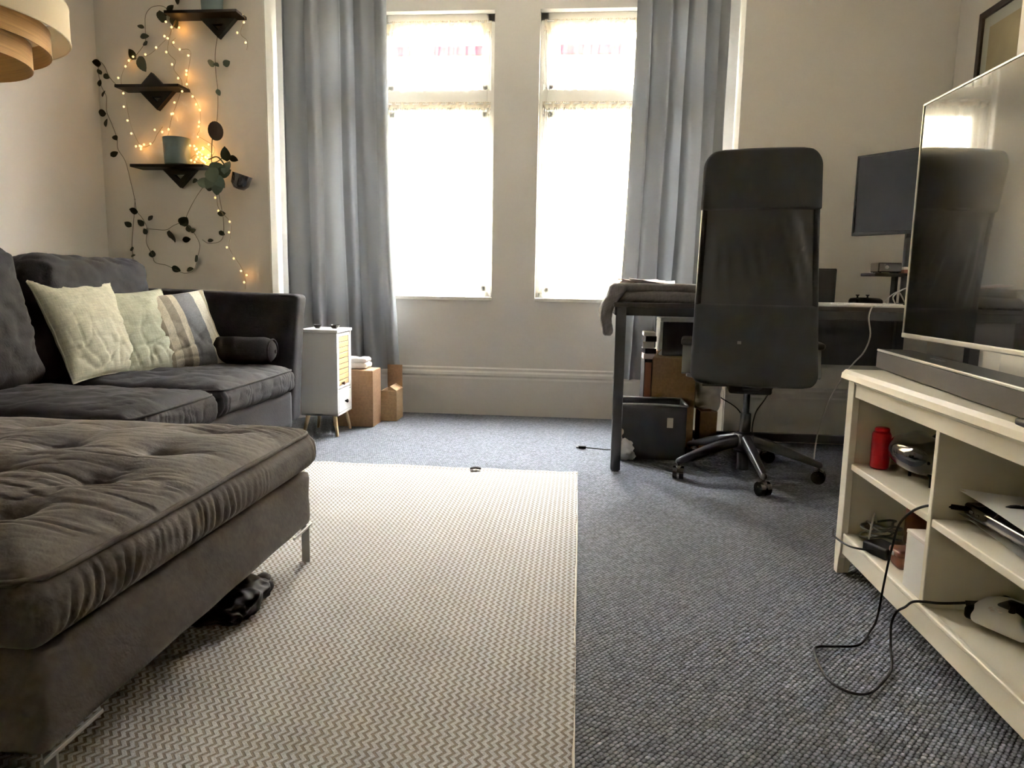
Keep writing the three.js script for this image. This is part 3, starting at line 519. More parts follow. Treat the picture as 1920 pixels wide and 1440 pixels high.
vine('short vine of dark leaves dangling from the left end of the topmost wall shelf',
  [[[-2.33, 2.33], [-2.37, 2.36], [-2.44, 2.36], [-2.475, 2.32], [-2.48, 2.26], [-2.49, 2.18], [-2.53, 2.12], [-2.58, 2.07]], [[-2.29, 2.30], [-2.31, 2.27], [-2.32, 2.24]]],
  [[-2.50, 2.25, 0.05, 2.8], [-2.49, 2.20, 0.06, 0.2], [-2.485, 2.165, 0.055, 2.4], [-2.555, 2.10, 0.08, 2.2], [-2.505, 2.06, 0.11, -1.2], [-2.385, 2.31, 0.085, -1.55], [-2.31, 2.285, 0.085, -1.4], [-2.325, 2.34, 0.065, 0.8], [-2.27, 2.385, 0.07, 0.9], [-2.35, 2.32, 0.045, 2.6]], M.leafDark);
vine('thin vine with small dark leaves looping on the wall below the lowest shelf',
  [[[-2.6, 1.31], [-2.605, 1.24], [-2.625, 1.15], [-2.635, 1.05], [-2.63, 0.96]],
    [[-2.60, 1.24], [-2.56, 1.20], [-2.54, 1.14], [-2.545, 1.06], [-2.51, 0.99], [-2.50, 0.945], [-2.43, 0.93], [-2.37, 0.905], [-2.32, 0.885], [-2.26, 0.905], [-2.235, 0.97], [-2.22, 1.05], [-2.25, 1.12], [-2.29, 1.18], [-2.285, 1.23], [-2.22, 1.33], [-2.14, 1.42]],
    [[-2.54, 1.14], [-2.48, 1.135], [-2.42, 1.135], [-2.37, 1.16], [-2.30, 1.185]],
    [[-2.20, 1.08], [-2.16, 1.06], [-2.10, 1.07], [-2.07, 1.11], [-2.065, 1.2], [-2.085, 1.3], [-2.1, 1.4]]],
  [[-2.60, 1.24, 0.065, 2.9], [-2.64, 1.16, 0.055, 2.5], [-2.56, 1.17, 0.055, 2.3], [-2.51, 1.20, 0.055, 2.6], [-2.54, 1.12, 0.045, 2.0], [-2.635, 1.02, 0.04, 2.0], [-2.63, 0.98, 0.035, 0.4], [-2.51, 0.99, 0.055, 1.6], [-2.39, 1.10, 0.10, -1.57], [-2.30, 1.18, 0.085, 0.6], [-2.28, 1.14, 0.06, 1.9], [-2.30, 1.08, 0.055, 0.1], [-2.25, 1.13, 0.045, 0.3], [-2.24, 0.97, 0.06, 2.2], [-2.37, 0.91, 0.065, -0.4], [-2.28, 0.905, 0.055, 0.3], [-2.15, 1.075, 0.04, 0.2], [-2.08, 1.12, 0.045, -0.6], [-2.08, 1.23, 0.055, 0.2], [-2.22, 1.41, 0.05, 0.1]], M.leafDark);
vine('thin grey green vine hanging from the right end of the topmost wall shelf',
  [[[-2.06, 2.2], [-2.075, 2.1], [-2.08, 2.0], [-2.07, 1.9], [-2.075, 1.78], [-2.10, 1.66]]], [[-2.095, 2.055, 0.07, 2.7], [-2.07, 2.045, 0.05, -0.6], [-2.01, 2.05, 0.055, 0.4], [-2.065, 1.9, 0.045, -1.2]], M.leafGrey);
{
  const o = thing('eucalyptus_plant', 'bushy grey green plant spilling over the right end of the lowest wall shelf', 'plant', [-2.06, 1.491, -3.97]);
  wpart('stem', [tube([[-2.1, 1.495, -3.98], [-2.09, 1.58, -3.97], [-2.075, 1.66, -3.96]], 0.003), tube([[-2.09, 1.5, -3.97], [-2.03, 1.52, -3.95], [-2.0, 1.56, -3.95]], 0.003), tube([[-2.1, 1.5, -3.97], [-2.06, 1.45, -3.94], [-2.04, 1.37, -3.94]], 0.003), tube([[-2.1, 1.52, -3.95], [-2.04, 1.53, -3.94], [-1.985, 1.465, -3.94]], 0.004)], M.stem, o);
  for (const [x, y, s, d] of [[-2.075, 1.40, 0.10, -1.9], [-2.05, 1.43, 0.10, -1.2], [-2.03, 1.40, 0.09, -0.9], [-2.1, 1.44, 0.09, -2.2], [-2.015, 1.45, 0.085, 0.2], [-2.06, 1.47, 0.08, 0.5], [-2.11, 1.385, 0.08, 2.9], [-2.02, 1.375, 0.08, -1.5], [-1.99, 1.47, 0.09, 1.4], [-2.045, 1.36, 0.07, -1.7]]) leafAt(o, x, y, -3.93 + rr(-0.03, 0.03), s, d, M.leafGrey, rr(-0.5, 0.5));
  for (const [x, y, s, d] of [[-1.985, 1.54, 0.085, 1.5], [-1.955, 1.525, 0.05, -0.4], [-2.09, 1.37, 0.07, 0.3]]) leafAt(o, x, y, -3.94, s, d, M.leafDark, 0.2);
  const disc = mk('large_leaf', gridGeo(20, 5, (u, v) => { const a = u * 2 * Math.PI, r = v * (0.044 + 0.007 * Math.cos(a - 1.8)); return V(r * Math.cos(a), r * 1.22 * Math.sin(a), 0.006 * v * v); }), M.leafBrown, o);
  disc.userData.label = 'large round dark brown leaf'; disc.position.set(-2.045 + 2.06, 1.665 - 1.491, 0.02); disc.rotation.z = 0.35;
}
{
  const o = thing('hanging_planter', 'small dark half bowl planter on the wall right of the lowest shelf', 'planter', [-1.945, 1.36, ZB + 0.07]);
  const g = lathe([[0, 0], [0.03, 0.004], [0.05, 0.03], [0.056, 0.085], [0.051, 0.085], [0.045, 0.034], [0, 0.012]], 28); g.rotateZ(-0.3);
  part('bowl', g, M.blackGloss, o); part('hook', rod([0, 0.06, -0.065], [0, 0.06, -0.03], 0.006), M.hazedBlackMetal, o);
  part('soil', new THREE.CylinderGeometry(0.05, 0.05, 0.006, 20).translate(0, 0.07, 0).rotateZ(-0.3), M.brown, o);
}
{ // fairy lights: thin wire, many bulbs, a glowing tangle next to the pot
  const o = thing('fairy_light_string', 'string of warm white fairy lights wound between the three wall shelves', 'fairy lights', [-2.3, 1.5, Z0]);
  const W = [[[-2.2, 2.31], [-2.28, 2.29], [-2.335, 2.31], [-2.33, 2.22], [-2.38, 2.16], [-2.46, 2.10], [-2.58, 2.07], [-2.635, 1.99], [-2.63, 1.91], [-2.615, 1.86], [-2.605, 1.76], [-2.58, 1.68], [-2.53, 1.6], [-2.47, 1.62], [-2.44, 1.67], [-2.40, 1.71]],
    [[-2.29, 2.28], [-2.32, 2.22], [-2.35, 2.12], [-2.31, 2.07], [-2.315, 2.02], [-2.27, 1.94], [-2.33, 1.8], [-2.35, 1.75], [-2.37, 1.66]],
    [[-2.30, 2.19], [-2.32, 2.16], [-2.29, 2.13], [-2.22, 2.12], [-2.235, 2.0], [-2.24, 1.93], [-2.19, 1.84], [-2.175, 1.77], [-2.18, 1.69], [-2.19, 1.66], [-2.1, 1.6], [-2.13, 1.54], [-2.19, 1.56], [-2.24, 1.53], [-2.16, 1.51], [-2.11, 1.55], [-2.16, 1.6], [-2.2, 1.54], [-2.14, 1.49], [-2.07, 1.46], [-2.09, 1.36], [-2.09, 1.26], [-2.02, 1.18], [-2.02, 1.1], [-2.03, 1.03], [-1.97, 0.93], [-1.94, 0.86], [-1.94, 0.80]],
    [[-1.96, 2.30], [-1.89, 2.29], [-1.92, 2.21], [-1.885, 2.17], [-1.885, 2.12]]];
  for (const s of W) wpart('wire', tube(s.map(([x, y], i) => [x, y, Z0 + 0.012 + 0.006 * Math.sin(i * 1.7)]), 0.0011, s.length * 8, 4), M.wire, o);
  const B = []; for (const s of W) { const c = new THREE.CatmullRomCurve3(s.map(([x, y]) => V(x, y, Z0 + 0.02))), n = Math.round(c.getLength() / 0.075); for (let i = 0; i < n; i++) B.push(c.getPointAt((i + 0.5) / n).add(V(rr(-0.012, 0.012), rr(-0.008, 0.008), rr(0, 0.012)))); }
  for (let i = 0; i < 16; i++) B.push(V(-2.155 + rr(-0.06, 0.06), 1.55 + rr(-0.045, 0.05), ZB + rr(0.03, 0.11)));
  for (const [x, y] of [[-2.56, 1.6], [-2.53, 1.585], [-2.51, 1.61]]) B.push(V(x, y, ZB + 0.05));
  const bg = new THREE.OctahedronGeometry(0.0064, 1);
  B.forEach((b, i) => { const m = mk('bulb', bg, M.bulb, o); m.position.set(b.x + 2.3, b.y - 1.5, b.z - Z0); });
  // every bulb glows; the light they throw comes from bulbs spread along the string
  const lit = [[-2.155, 1.56, 0.09, 0.05], [-2.13, 1.53, 0.06, 0.04], [-2.19, 1.585, 0.06, 0.04], [-2.19, 1.83, 0.045, 0.028], [-2.24, 1.99, 0.045, 0.022], [-2.18, 1.71, 0.045, 0.02], [-2.53, 1.6, 0.045, 0.022], [-2.27, 2.24, 0.045, 0.022], [-1.9, 2.3, 0.05, 0.016], [-2.33, 1.78, 0.045, 0.016], [-2.4, 1.68, 0.045, 0.014], [-1.93, 0.88, 0.04, 0.007], [-2.58, 2.07, 0.04, 0.008]];
  for (const [x, y, d, p] of lit) { const m = mk('bulb', bg, M.bulb, o); m.position.set(x + 2.3, y - 1.5, ZB + d - Z0); const l = new THREE.PointLight('#ffb45a', p * 0.066, 0, 2); l.castShadow = true; l.shadow.radius = 0.25; m.add(l); }
}

// ------------------------------------------------------------------ tiered pendant lamp, top left
{
  const C = [-2.122, 0, -2.2], o = thing('pendant_lamp', 'tiered drum pendant lamp, cream fabric tier above two wood veneer tiers', 'lamp', [C[0], 1.563, C[2]]);
  const drum = (r, a, b) => lathe([[r, a], [r, b], [r - 0.003, b], [r - 0.003, a], [r, a]], 64);
  const white = part('fabric_shade', drum(0.42, 0.083, 0.2), M.shade, o);
  mk('rim', new THREE.TorusGeometry(0.419, 0.003, 6, 64).rotateX(Math.PI / 2).translate(0, 0.084, 0), M.shade, white); mk('rim', new THREE.TorusGeometry(0.419, 0.003, 6, 64).rotateX(Math.PI / 2).translate(0, 0.199, 0), M.shade, white);
  part('veneer_shade', drum(0.362, 0.034, 0.112), M.veneer, o); part('veneer_shade', drum(0.305, -0.018, 0.062), M.veneer, o);
  part('spider', [0, 1, 2].map((k) => rod([0, 0.10, 0], [0.415 * Math.cos(k * 2.094 + 0.4), 0.15, 0.415 * Math.sin(k * 2.094 + 0.4)], 0.002)).concat([rod([0, 0.06, 0], [0, 0.14, 0], 0.02)]), M.white, o);
  part('ring_strut', [0, 1, 2].map((k) => rod([0.415 * Math.cos(k * 2.094 + 0.4), 0.09, 0.415 * Math.sin(k * 2.094 + 0.4)], [0.302 * Math.cos(k * 2.094 + 0.4), 0.05, 0.302 * Math.sin(k * 2.094 + 0.4)], 0.002)), M.white, o);
  part('cord', rod([0, 0.14, 0], [0, YC - 1.563 - 0.02, 0], 0.0035), M.white, o);
  part('ceiling_rose', lathe([[0, YC - 1.563], [0.05, YC - 1.563], [0.045, YC - 1.588], [0.01, YC - 1.603], [0, YC - 1.603]]), M.white, o);
}

// ------------------------------------------------------------------ framed picture on the alcove wall
{
  const z0 = -3.80, z1 = -3.30, y0 = 1.80, y1 = 2.17, x = XA - 0.004, o = thing('framed_picture', 'dark framed picture with a grey mount on the alcove wall above the television', 'picture', [x, (y0 + y1) / 2, (z0 + z1) / 2]);
  const f = 0.032; wpart('frame', [bx(x - 0.024, x, y0, y1, z0, z0 + f), bx(x - 0.024, x, y0, y1, z1 - f, z1), bx(x - 0.024, x, y1 - f, y1, z0, z1), bx(x - 0.024, x, y0, y0 + f, z0, z1)], M.pictureDark, o);
  wpart('mount', plainBox(x - 0.012, x - 0.002, y0 + f, y1 - f, z0 + f, z1 - f), M.mount, o);
  wpart('print', plainBox(x - 0.0135, x - 0.012, y0 + 0.085, y1 - 0.085, z0 + 0.085, z1 - 0.085), M.print, o);
}

// ------------------------------------------------------------------ desk and what is on it
const YD = 0.783, ZD = -3.235;
{
  const x0 = 0.155, x1 = 1.745, z0 = -4.02, z1 = ZD, o = thing('desk', 'long black desk with square metal legs standing across the right side of the bay', 'desk', [(x0 + x1) / 2, 0, (z0 + z1) / 2]);
  wpart('desktop', bx(x0, x1, YD - 0.02, YD, z0, z1, 0.003), M.hazedDeskTop, o);
  wpart('apron', [bx(x0 + 0.01, x1 - 0.01, YD - 0.058, YD - 0.02, z1 - 0.03, z1 - 0.006), bx(x0 + 0.01, x1 - 0.01, YD - 0.058, YD - 0.02, z0 + 0.006, z0 + 0.03), bx(x0 + 0.006, x0 + 0.03, YD - 0.058, YD - 0.02, z0 + 0.01, z1 - 0.01), bx(x1 - 0.03, x1 - 0.006, YD - 0.058, YD - 0.02, z0 + 0.01, z1 - 0.01)], M.hazedBlackMetal, o);
  for (const X of [x0 + 0.012, x1 - 0.057]) for (const z of [z1 - 0.05, z0 + 0.005]) { const x = z < -3.8 && X < 1 ? X + 0.04 : X; wpart('leg', [bx(x, x + 0.045, 0.008, YD - 0.02, z, z + 0.045, 0.004), bx(x + 0.006, x + 0.039, 0, 0.012, z + 0.006, z + 0.039, 0.003)], M.hazedBlackMetal, o); }
  wpart('crossbar', [bx(x0 + 0.05, x1 - 0.05, 0.015, 0.06, z0 + 0.015, z0 + 0.04, 0.004)], M.hazedBlackMetal, o);
  wpart('modesty_panel', bx(0.95, x1 - 0.06, 0.45, YD - 0.06, z0 + 0.02, z0 + 0.028), M.hazedBlackMetal, o);
}
{
  const o = thing('folded_blanket', 'dark grey folded blanket draped over the left end of the desk', 'blanket', [0.4, YD, -3.45]);
  wpart('folded_stack', [at(softBox(0.52, 0.05, 0.34, 0.02, 40, 8, 30, (p, n) => p.addScaledVector(n, 0.004 * n3(p.x * 7, p.y * 20, p.z * 8))), 0.40, YD + 0.024, -3.44), at(softBox(0.50, 0.04, 0.30, 0.017, 40, 8, 30, (p, n) => p.addScaledVector(n, 0.004 * n3(p.x * 7 + 4, p.y * 20, p.z * 8))), 0.405, YD + 0.066, -3.455)], M.cloth, o);
  // the corner that hangs over the desk end
  const g = softBox(0.075, 0.235, 0.2, 0.02, 14, 34, 26, (p) => { const t = clamp((0.1175 - p.y) / 0.235, 0, 1); p.x = p.x * (1 - 0.45 * t) + 0.035 - 0.055 * sstep(t, 0, 0.55) + 0.012 * sstep(t, 0.6, 1) + 0.004 * n3(p.y * 20, p.z * 16, 4); p.z = p.z * (1 - 0.5 * t) + 0.03 * t + 0.006 * n3(p.y * 14, p.x * 20, 6); });
  wpart('hanging_corner', at(g, 0.142, YD - 0.036, -3.34), M.cloth, o);
}
{
  const o = thing('paper_sheaf', 'loose pinkish white papers lying on the dark blanket on the desk', 'paper', [0.31, YD + 0.087, -3.46]);
  const sheet = (dx, dy, dz, a, m, k) => { const g = gridGeo(12, 10, (u, v) => V((u - 0.5) * 0.21, 0.004 + 0.012 * Math.sin(u * 3 + k) * v + 0.004 * n3(u * 2, v * 2, k), (v - 0.5) * 0.16)); g.index.array.reverse(); g.computeVertexNormals(); g.rotateY(a).translate(dx, dy, dz); m.side = THREE.DoubleSide; part('sheet', g, m, o); };
  sheet(-0.01, 0.0, 0, 0.05, M.pinkPaper, 1); sheet(0.03, 0.008, 0.02, -0.12, M.paper, 2); sheet(-0.03, 0.014, 0.01, 0.2, M.pinkPaper, 3);
}
{
  const o = thing('keyboard', 'slim white keyboard at the front edge of the desk beside the chair', 'keyboard', [1.20, YD, -3.31], 0.0);
  part('case', bx(-0.215, 0.215, 0, 0.012, -0.062, 0.062, 0.004), M.white, o);
  const k = []; for (let r = 0; r < 5; r++) for (let i = 0; i < 15; i++) k.push(plainBox(-0.206 + i * 0.0276, -0.206 + i * 0.0276 + 0.024, 0.0118, 0.0155, -0.055 + r * 0.022, -0.055 + r * 0.022 + 0.0185)); part('keys', k, M.white, o);
}
function cubeSpeaker(label, x, y, z, w, h, d) { const o = thing('speaker', label, 'speaker', [x, y, z], -0.05); part('cabinet', bx(-w / 2, w / 2, 0, h, -d / 2, d / 2, 0.006), M.black, o); part('grille', bx(-w / 2 + 0.008, w / 2 - 0.008, 0.01, h - 0.01, d / 2 - 0.002, d / 2 + 0.004, 0.003), M.grille, o).material = M.black; return o; }
cubeSpeaker('small black desktop speaker standing on the desk right behind the chair back', 1.185, YD, -3.70, 0.13, 0.175, 0.12);
{ // monitor on an arm, turned towards the chair
  const yaw = -0.91, o = thing('monitor', 'black computer monitor on an arm above the right end of the desk', 'monitor', [1.505, 1.308, -3.465], yaw);
  part('casing', bx(-0.3, 0.3, -0.19, 0.19, -0.035, -0.006, 0.008), M.darkPlastic, o);
  part('bezel', [bx(-0.3, -0.289, -0.19, 0.19, -0.008, 0, 0.002), bx(0.289, 0.3, -0.19, 0.19, -0.008, 0, 0.002), bx(-0.3, 0.3, 0.18, 0.19, -0.008, 0, 0.002), bx(-0.3, 0.3, -0.19, -0.173, -0.008, 0, 0.002)], M.black, o);
  part('screen', plainBox(-0.289, 0.289, -0.173, 0.18, -0.006, -0.002), M.monitorScreen, o);
  part('power_light', bx(0.03, 0.045, -0.184, -0.18, -0.001, 0.001, 0.0005), M.greyPlastic, o);
  wpart('arm', [bar([1.53, 1.30, -3.5], [1.60, 1.12, -3.72], 0.03, 0.03), rod([1.60, YD, -3.72], [1.60, 1.14, -3.72], 0.018), bx(1.55, 1.65, YD, YD + 0.012, -3.77, -3.67)], M.hazedBlackMetal, o);
}
{
  const o = thing('desk_riser', 'black raised shelf on legs at the right end of the desk, under the monitor', 'riser', [1.58, YD, -3.66]);
  wpart('top', bx(1.41, 1.72, 0.925, 0.94, -3.78, -3.6, 0.003), M.black, o);
  wpart('leg', bx(1.69, 1.705, YD, 0.926, -3.77, -3.61), M.black, o); wpart('leg', bx(1.555, 1.57, YD, 0.926, -3.77, -3.72), M.black, o);
}
{
  const o = thing('media_box', 'small black device lying on the raised desk shelf under the monitor', 'device', [1.49, 0.94, -3.68]);
  part('case', bx(-0.055, 0.055, 0.003, 0.05, -0.05, 0.05, 0.006), M.blackGloss, o); part('foot', [bx(-0.045, -0.035, 0, 0.004, -0.04, 0.04), bx(0.035, 0.045, 0, 0.004, -0.04, 0.04)], M.black, o);
  part('dial', at(lathe([[0, 0.004], [0.008, 0.004], [0.009, 0]]).rotateX(Math.PI / 2), -0.015, 0.028, 0.05), M.steel, o);
}
{
  const o = thing('notebook_pair', 'pink notebook under a white one on the raised desk shelf', 'notebook', [1.62, 0.94, -3.67]);
  part('lower_cover', bx(-0.07, 0.08, 0, 0.018, -0.06, 0.05, 0.002), std({ color: '#b5796a', roughness: 0.7 }), o); part('upper_cover', bx(-0.075, 0.07, 0.018, 0.03, -0.05, 0.055, 0.002), M.paper, o);
}
{
  const o = thing('game_controller', 'dark game controller lying on the desk left of the raised shelf', 'controller', [1.36, YD, -3.6], 0.3);
  part('body', softBox(0.15, 0.035, 0.07, 0.016, 24, 8, 12, (p) => { const a = Math.abs(p.x) / 0.075; p.z += 0.03 * a * a; p.y += -0.004 * a; }).translate(0, 0.021, 0), M.black, o);
  for (const s of [-0.03, 0.025]) part('thumbstick', at(lathe([[0, 0.02], [0.009, 0.02], [0.009, 0.016], [0.004, 0.013], [0.005, 0]]), s, 0.032, 0.005), M.darkPlastic, o);
}
{
  const o = thing('charging_cable', 'tangle of grey cable on the desk with one loop hanging over the front edge', 'cable', [1.45, YD, -3.45]);
  wpart('cord', tube([[1.56, 0.80, -3.6], [1.50, 0.85, -3.55], [1.43, 0.80, -3.5], [1.52, 0.79, -3.46], [1.6, 0.84, -3.5], [1.54, 0.87, -3.54], [1.45, 0.83, -3.47], [1.42, 0.79, -3.38], [1.30, 0.788, -3.27], [1.262, 0.782, -3.224], [1.25, 0.74, -3.218], [1.262, 0.66, -3.216], [1.24, 0.59, -3.212], [1.2, 0.54, -3.21], [1.16, 0.47, -3.22], [1.13, 0.36, -3.27], [1.12, 0.2, -3.35], [1.13, 0.03, -3.4], [1.2, 0.006, -3.5]], 0.0032, 140), M.cableGrey, o);
}

// ------------------------------------------------------------------ under the desk
{
  const o = thing('storage_bin', 'dark grey fabric storage bin with a white tag on the carpet under the desk', 'bin', [0.374, 0, -3.625]);
  const w = 0.172, d = 0.115, h = 0.275, t = 0.008;
  const wall = (x0, x1, z0, z1) => softBox(Math.max(x1 - x0, t), h, Math.max(z1 - z0, t), 0.0035, Math.ceil((x1 - x0) / 0.02), 14, Math.ceil((z1 - z0) / 0.02), (p, n) => { const b = 0.006 * n3((p.x + p.z) * 9 + x0 * 7, p.y * 9, z0 * 5); if (x1 - x0 > 0.05) p.z += b; else p.x += b; }).translate((x0 + x1) / 2, h / 2, (z0 + z1) / 2);
  part('side', wall(-w, w, d - t, d), M.bagMesh, o); part('side', wall(-w, w, -d, -d + t), M.bagMesh, o); part('side', wall(-w, -w + t, -d + t, d - t), M.bagMesh, o); part('side', wall(w - t, w, -d + t, d - t), M.bagMesh, o);
  part('base', bx(-w + 0.004, w - 0.004, 0, 0.006, -d + 0.004, d - 0.004), M.bagMesh, o);
  const R = [[-w, d], [w, d], [w, -d], [-w, -d]]; part('rim', R.map((p, i) => { const q = R[(i + 1) % 4]; return tube([[p[0], h, p[1]], [(p[0] + q[0]) / 2, h + (i === 0 ? 0.003 : 0), (p[1] + q[1]) / 2], [q[0], h, q[1]]], 0.006, 12, 8); }), M.steel, o).userData.label = 'shiny metal rim wire';
  part('tag', bx(0.075, 0.105, 0.165, 0.215, d + 0.004, d + 0.009, 0.002), M.paper, o).userData.label = 'small white cloth tag';
}
{
  const o = thing('crumpled_paper', 'crumpled pale paper leaning on the front of the dark storage bin', 'paper', [0.245, 0, -3.475]);
  const g = softBox(0.085, 0.105, 0.035, 0.015, 16, 18, 8, (p, n) => { p.addScaledVector(n, 0.010 * n3(p.x * 26, p.y * 26, p.z * 26) - 0.006 * Math.abs(n3(p.x * 50, p.y * 50, 2))); p.x -= 0.25 * p.y; if (p.y < -0.05) p.y = -0.05; });
  part('wad', at(g, 0, 0.052, 0), M.paper, o); part('loose_corner', softBox(0.03, 0.07, 0.012, 0.005, 6, 12, 4, (p) => { p.x += 0.01 * n3(p.y * 30, 1, 1); p.z += 0.008 * n3(p.y * 30, 3, 1); }).translate(-0.03, 0.125, 0), M.paper, o);
}
cardBox('cardboard_box', 'tall brown cardboard box under the desk with a pale flap, behind the fabric bin', 0.395, 0.62, 0, 0.485, -3.98, -3.77, [[0, 2.7, 0.06], [3, 2.3, 0.06]]);
{
  const o = thing('printer', 'black and silver printer on top of the tall cardboard box under the desk', 'printer', [0.545, 0.489, -3.87]);
  part('housing', bx(-0.105, 0.19, 0.006, 0.185, -0.09, 0.09, 0.01), M.darkPlastic, o); part('lid', bx(-0.12, 0.195, 0.185, 0.205, -0.095, 0.095, 0.006), M.silver, o);
  part('trim', bx(-0.12, -0.104, 0.01, 0.186, -0.09, 0.092, 0.004), M.silver, o); part('foot', [bx(-0.09, -0.07, 0, 0.008, -0.07, 0.07), bx(0.02, 0.04, 0, 0.008, -0.07, 0.07)], M.black, o);
}
{
  const o = thing('tower_speaker', 'narrow dark box standing left of the cardboard box under the desk', 'box', [0.372, 0, -3.865]);
  part('case', bx(-0.022, 0.02, 0, 0.475, -0.1, 0.1, 0.003), M.blackWood, o); part('front_strip', bx(-0.018, 0.016, 0.02, 0.46, 0.099, 0.104, 0.002), M.brown, o);
}
{
  const o = thing('packet_stack', 'small stack of white and black packets on the narrow dark box under the desk', 'packets', [0.375, 0.475, -3.83]);
  let y = 0; [[0.03, M.pinkPaper, 0], [0.028, M.black, 0.15], [0.035, M.paper, -0.1], [0.03, M.black, 0.1], [0.022, M.white, 0]].forEach(([h, m, a], i) => { part('packet', bx(-0.03, 0.03, 0, h - 0.001, -0.05, 0.05, 0.003).rotateY(a).translate(0.004 * Math.sin(i * 3), y, 0), m, o); y += h; });
}
cardBox('cardboard_box', 'small brown box on the floor behind the office chair, with papers on top', 0.655, 0.745, 0, 0.205, -3.93, -3.78, []);
{
  const o = thing('paper_bag', 'pale crumpled paper bag resting on the small brown box behind the chair', 'bag', [0.695, 0.206, -3.855]);
  part('sack', softBox(0.13, 0.17, 0.11, 0.03, 18, 22, 14, (p, n) => { p.addScaledVector(n, 0.012 * n3(p.x * 14, p.y * 14, p.z * 14)); if (p.y < -0.083) p.y = -0.084; }).translate(0, 0.085, 0), M.paper, o);
  part('folded_top', softBox(0.11, 0.03, 0.05, 0.01, 14, 6, 8, (p, n) => p.addScaledVector(n, 0.006 * n3(p.x * 20, p.y * 20, p.z * 20))).translate(0, 0.18, 0), M.paper, o);
}
{
  const o = thing('power_adapter', 'white plug adapter lying on the carpet between the bin and the chair base', 'adapter', [0.585, 0, -3.58], 0.4);
  part('body', bx(-0.025, 0.025, 0, 0.04, -0.02, 0.02, 0.006), M.white, o); part('pin', [bx(-0.012, -0.006, 0.012, 0.02, 0.019, 0.036, 0.001), bx(0.006, 0.012, 0.012, 0.02, 0.019, 0.036, 0.001)], M.chrome, o);
  part('lead', tube([[0.025, 0.02, 0], [0.06, 0.012, 0.01], [0.09, 0.004, -0.02], [0.07, 0.004, -0.07]], 0.003), M.white, o);
}
{
  const o = thing('usb_cable', 'black cable end lying on the carpet left of the front desk leg', 'cable', [0.04, 0, -3.68]);
  part('plug', bx(-0.022, 0.018, 0.003, 0.018, -0.008, 0.008, 0.003), M.black, o); part('lead', tube([[0.016, 0.009, 0], [0.07, 0.006, 0.0], [0.13, 0.005, 0.01], [0.2, 0.005, -0.03], [0.3, 0.005, -0.1]], 0.0032), M.cableBlack, o);
  part('tip', bx(-0.034, -0.02, 0.006, 0.014, -0.006, 0.006, 0.001), M.steel, o);
}
{
  const o = thing('desk_cables', 'thin dark cables drooping under the desk behind the chair column', 'cable', [0.85, 0, -3.95]);
  wpart('cord', tube([[0.6, 0.60, -4.0], [0.64, 0.42, -3.97], [0.76, 0.28, -3.95], [0.88, 0.2, -3.94], [0.94, 0.1, -3.93], [0.98, 0.006, -3.9]], 0.0035), M.cableBlack, o);
  wpart('cord', tube([[1.12, 0.60, -4.0], [1.1, 0.4, -3.96], [1.03, 0.26, -3.95], [0.98, 0.17, -3.95], [0.97, 0.05, -3.92], [1.05, 0.006, -3.86]], 0.0035), M.cableBlack, o);
}

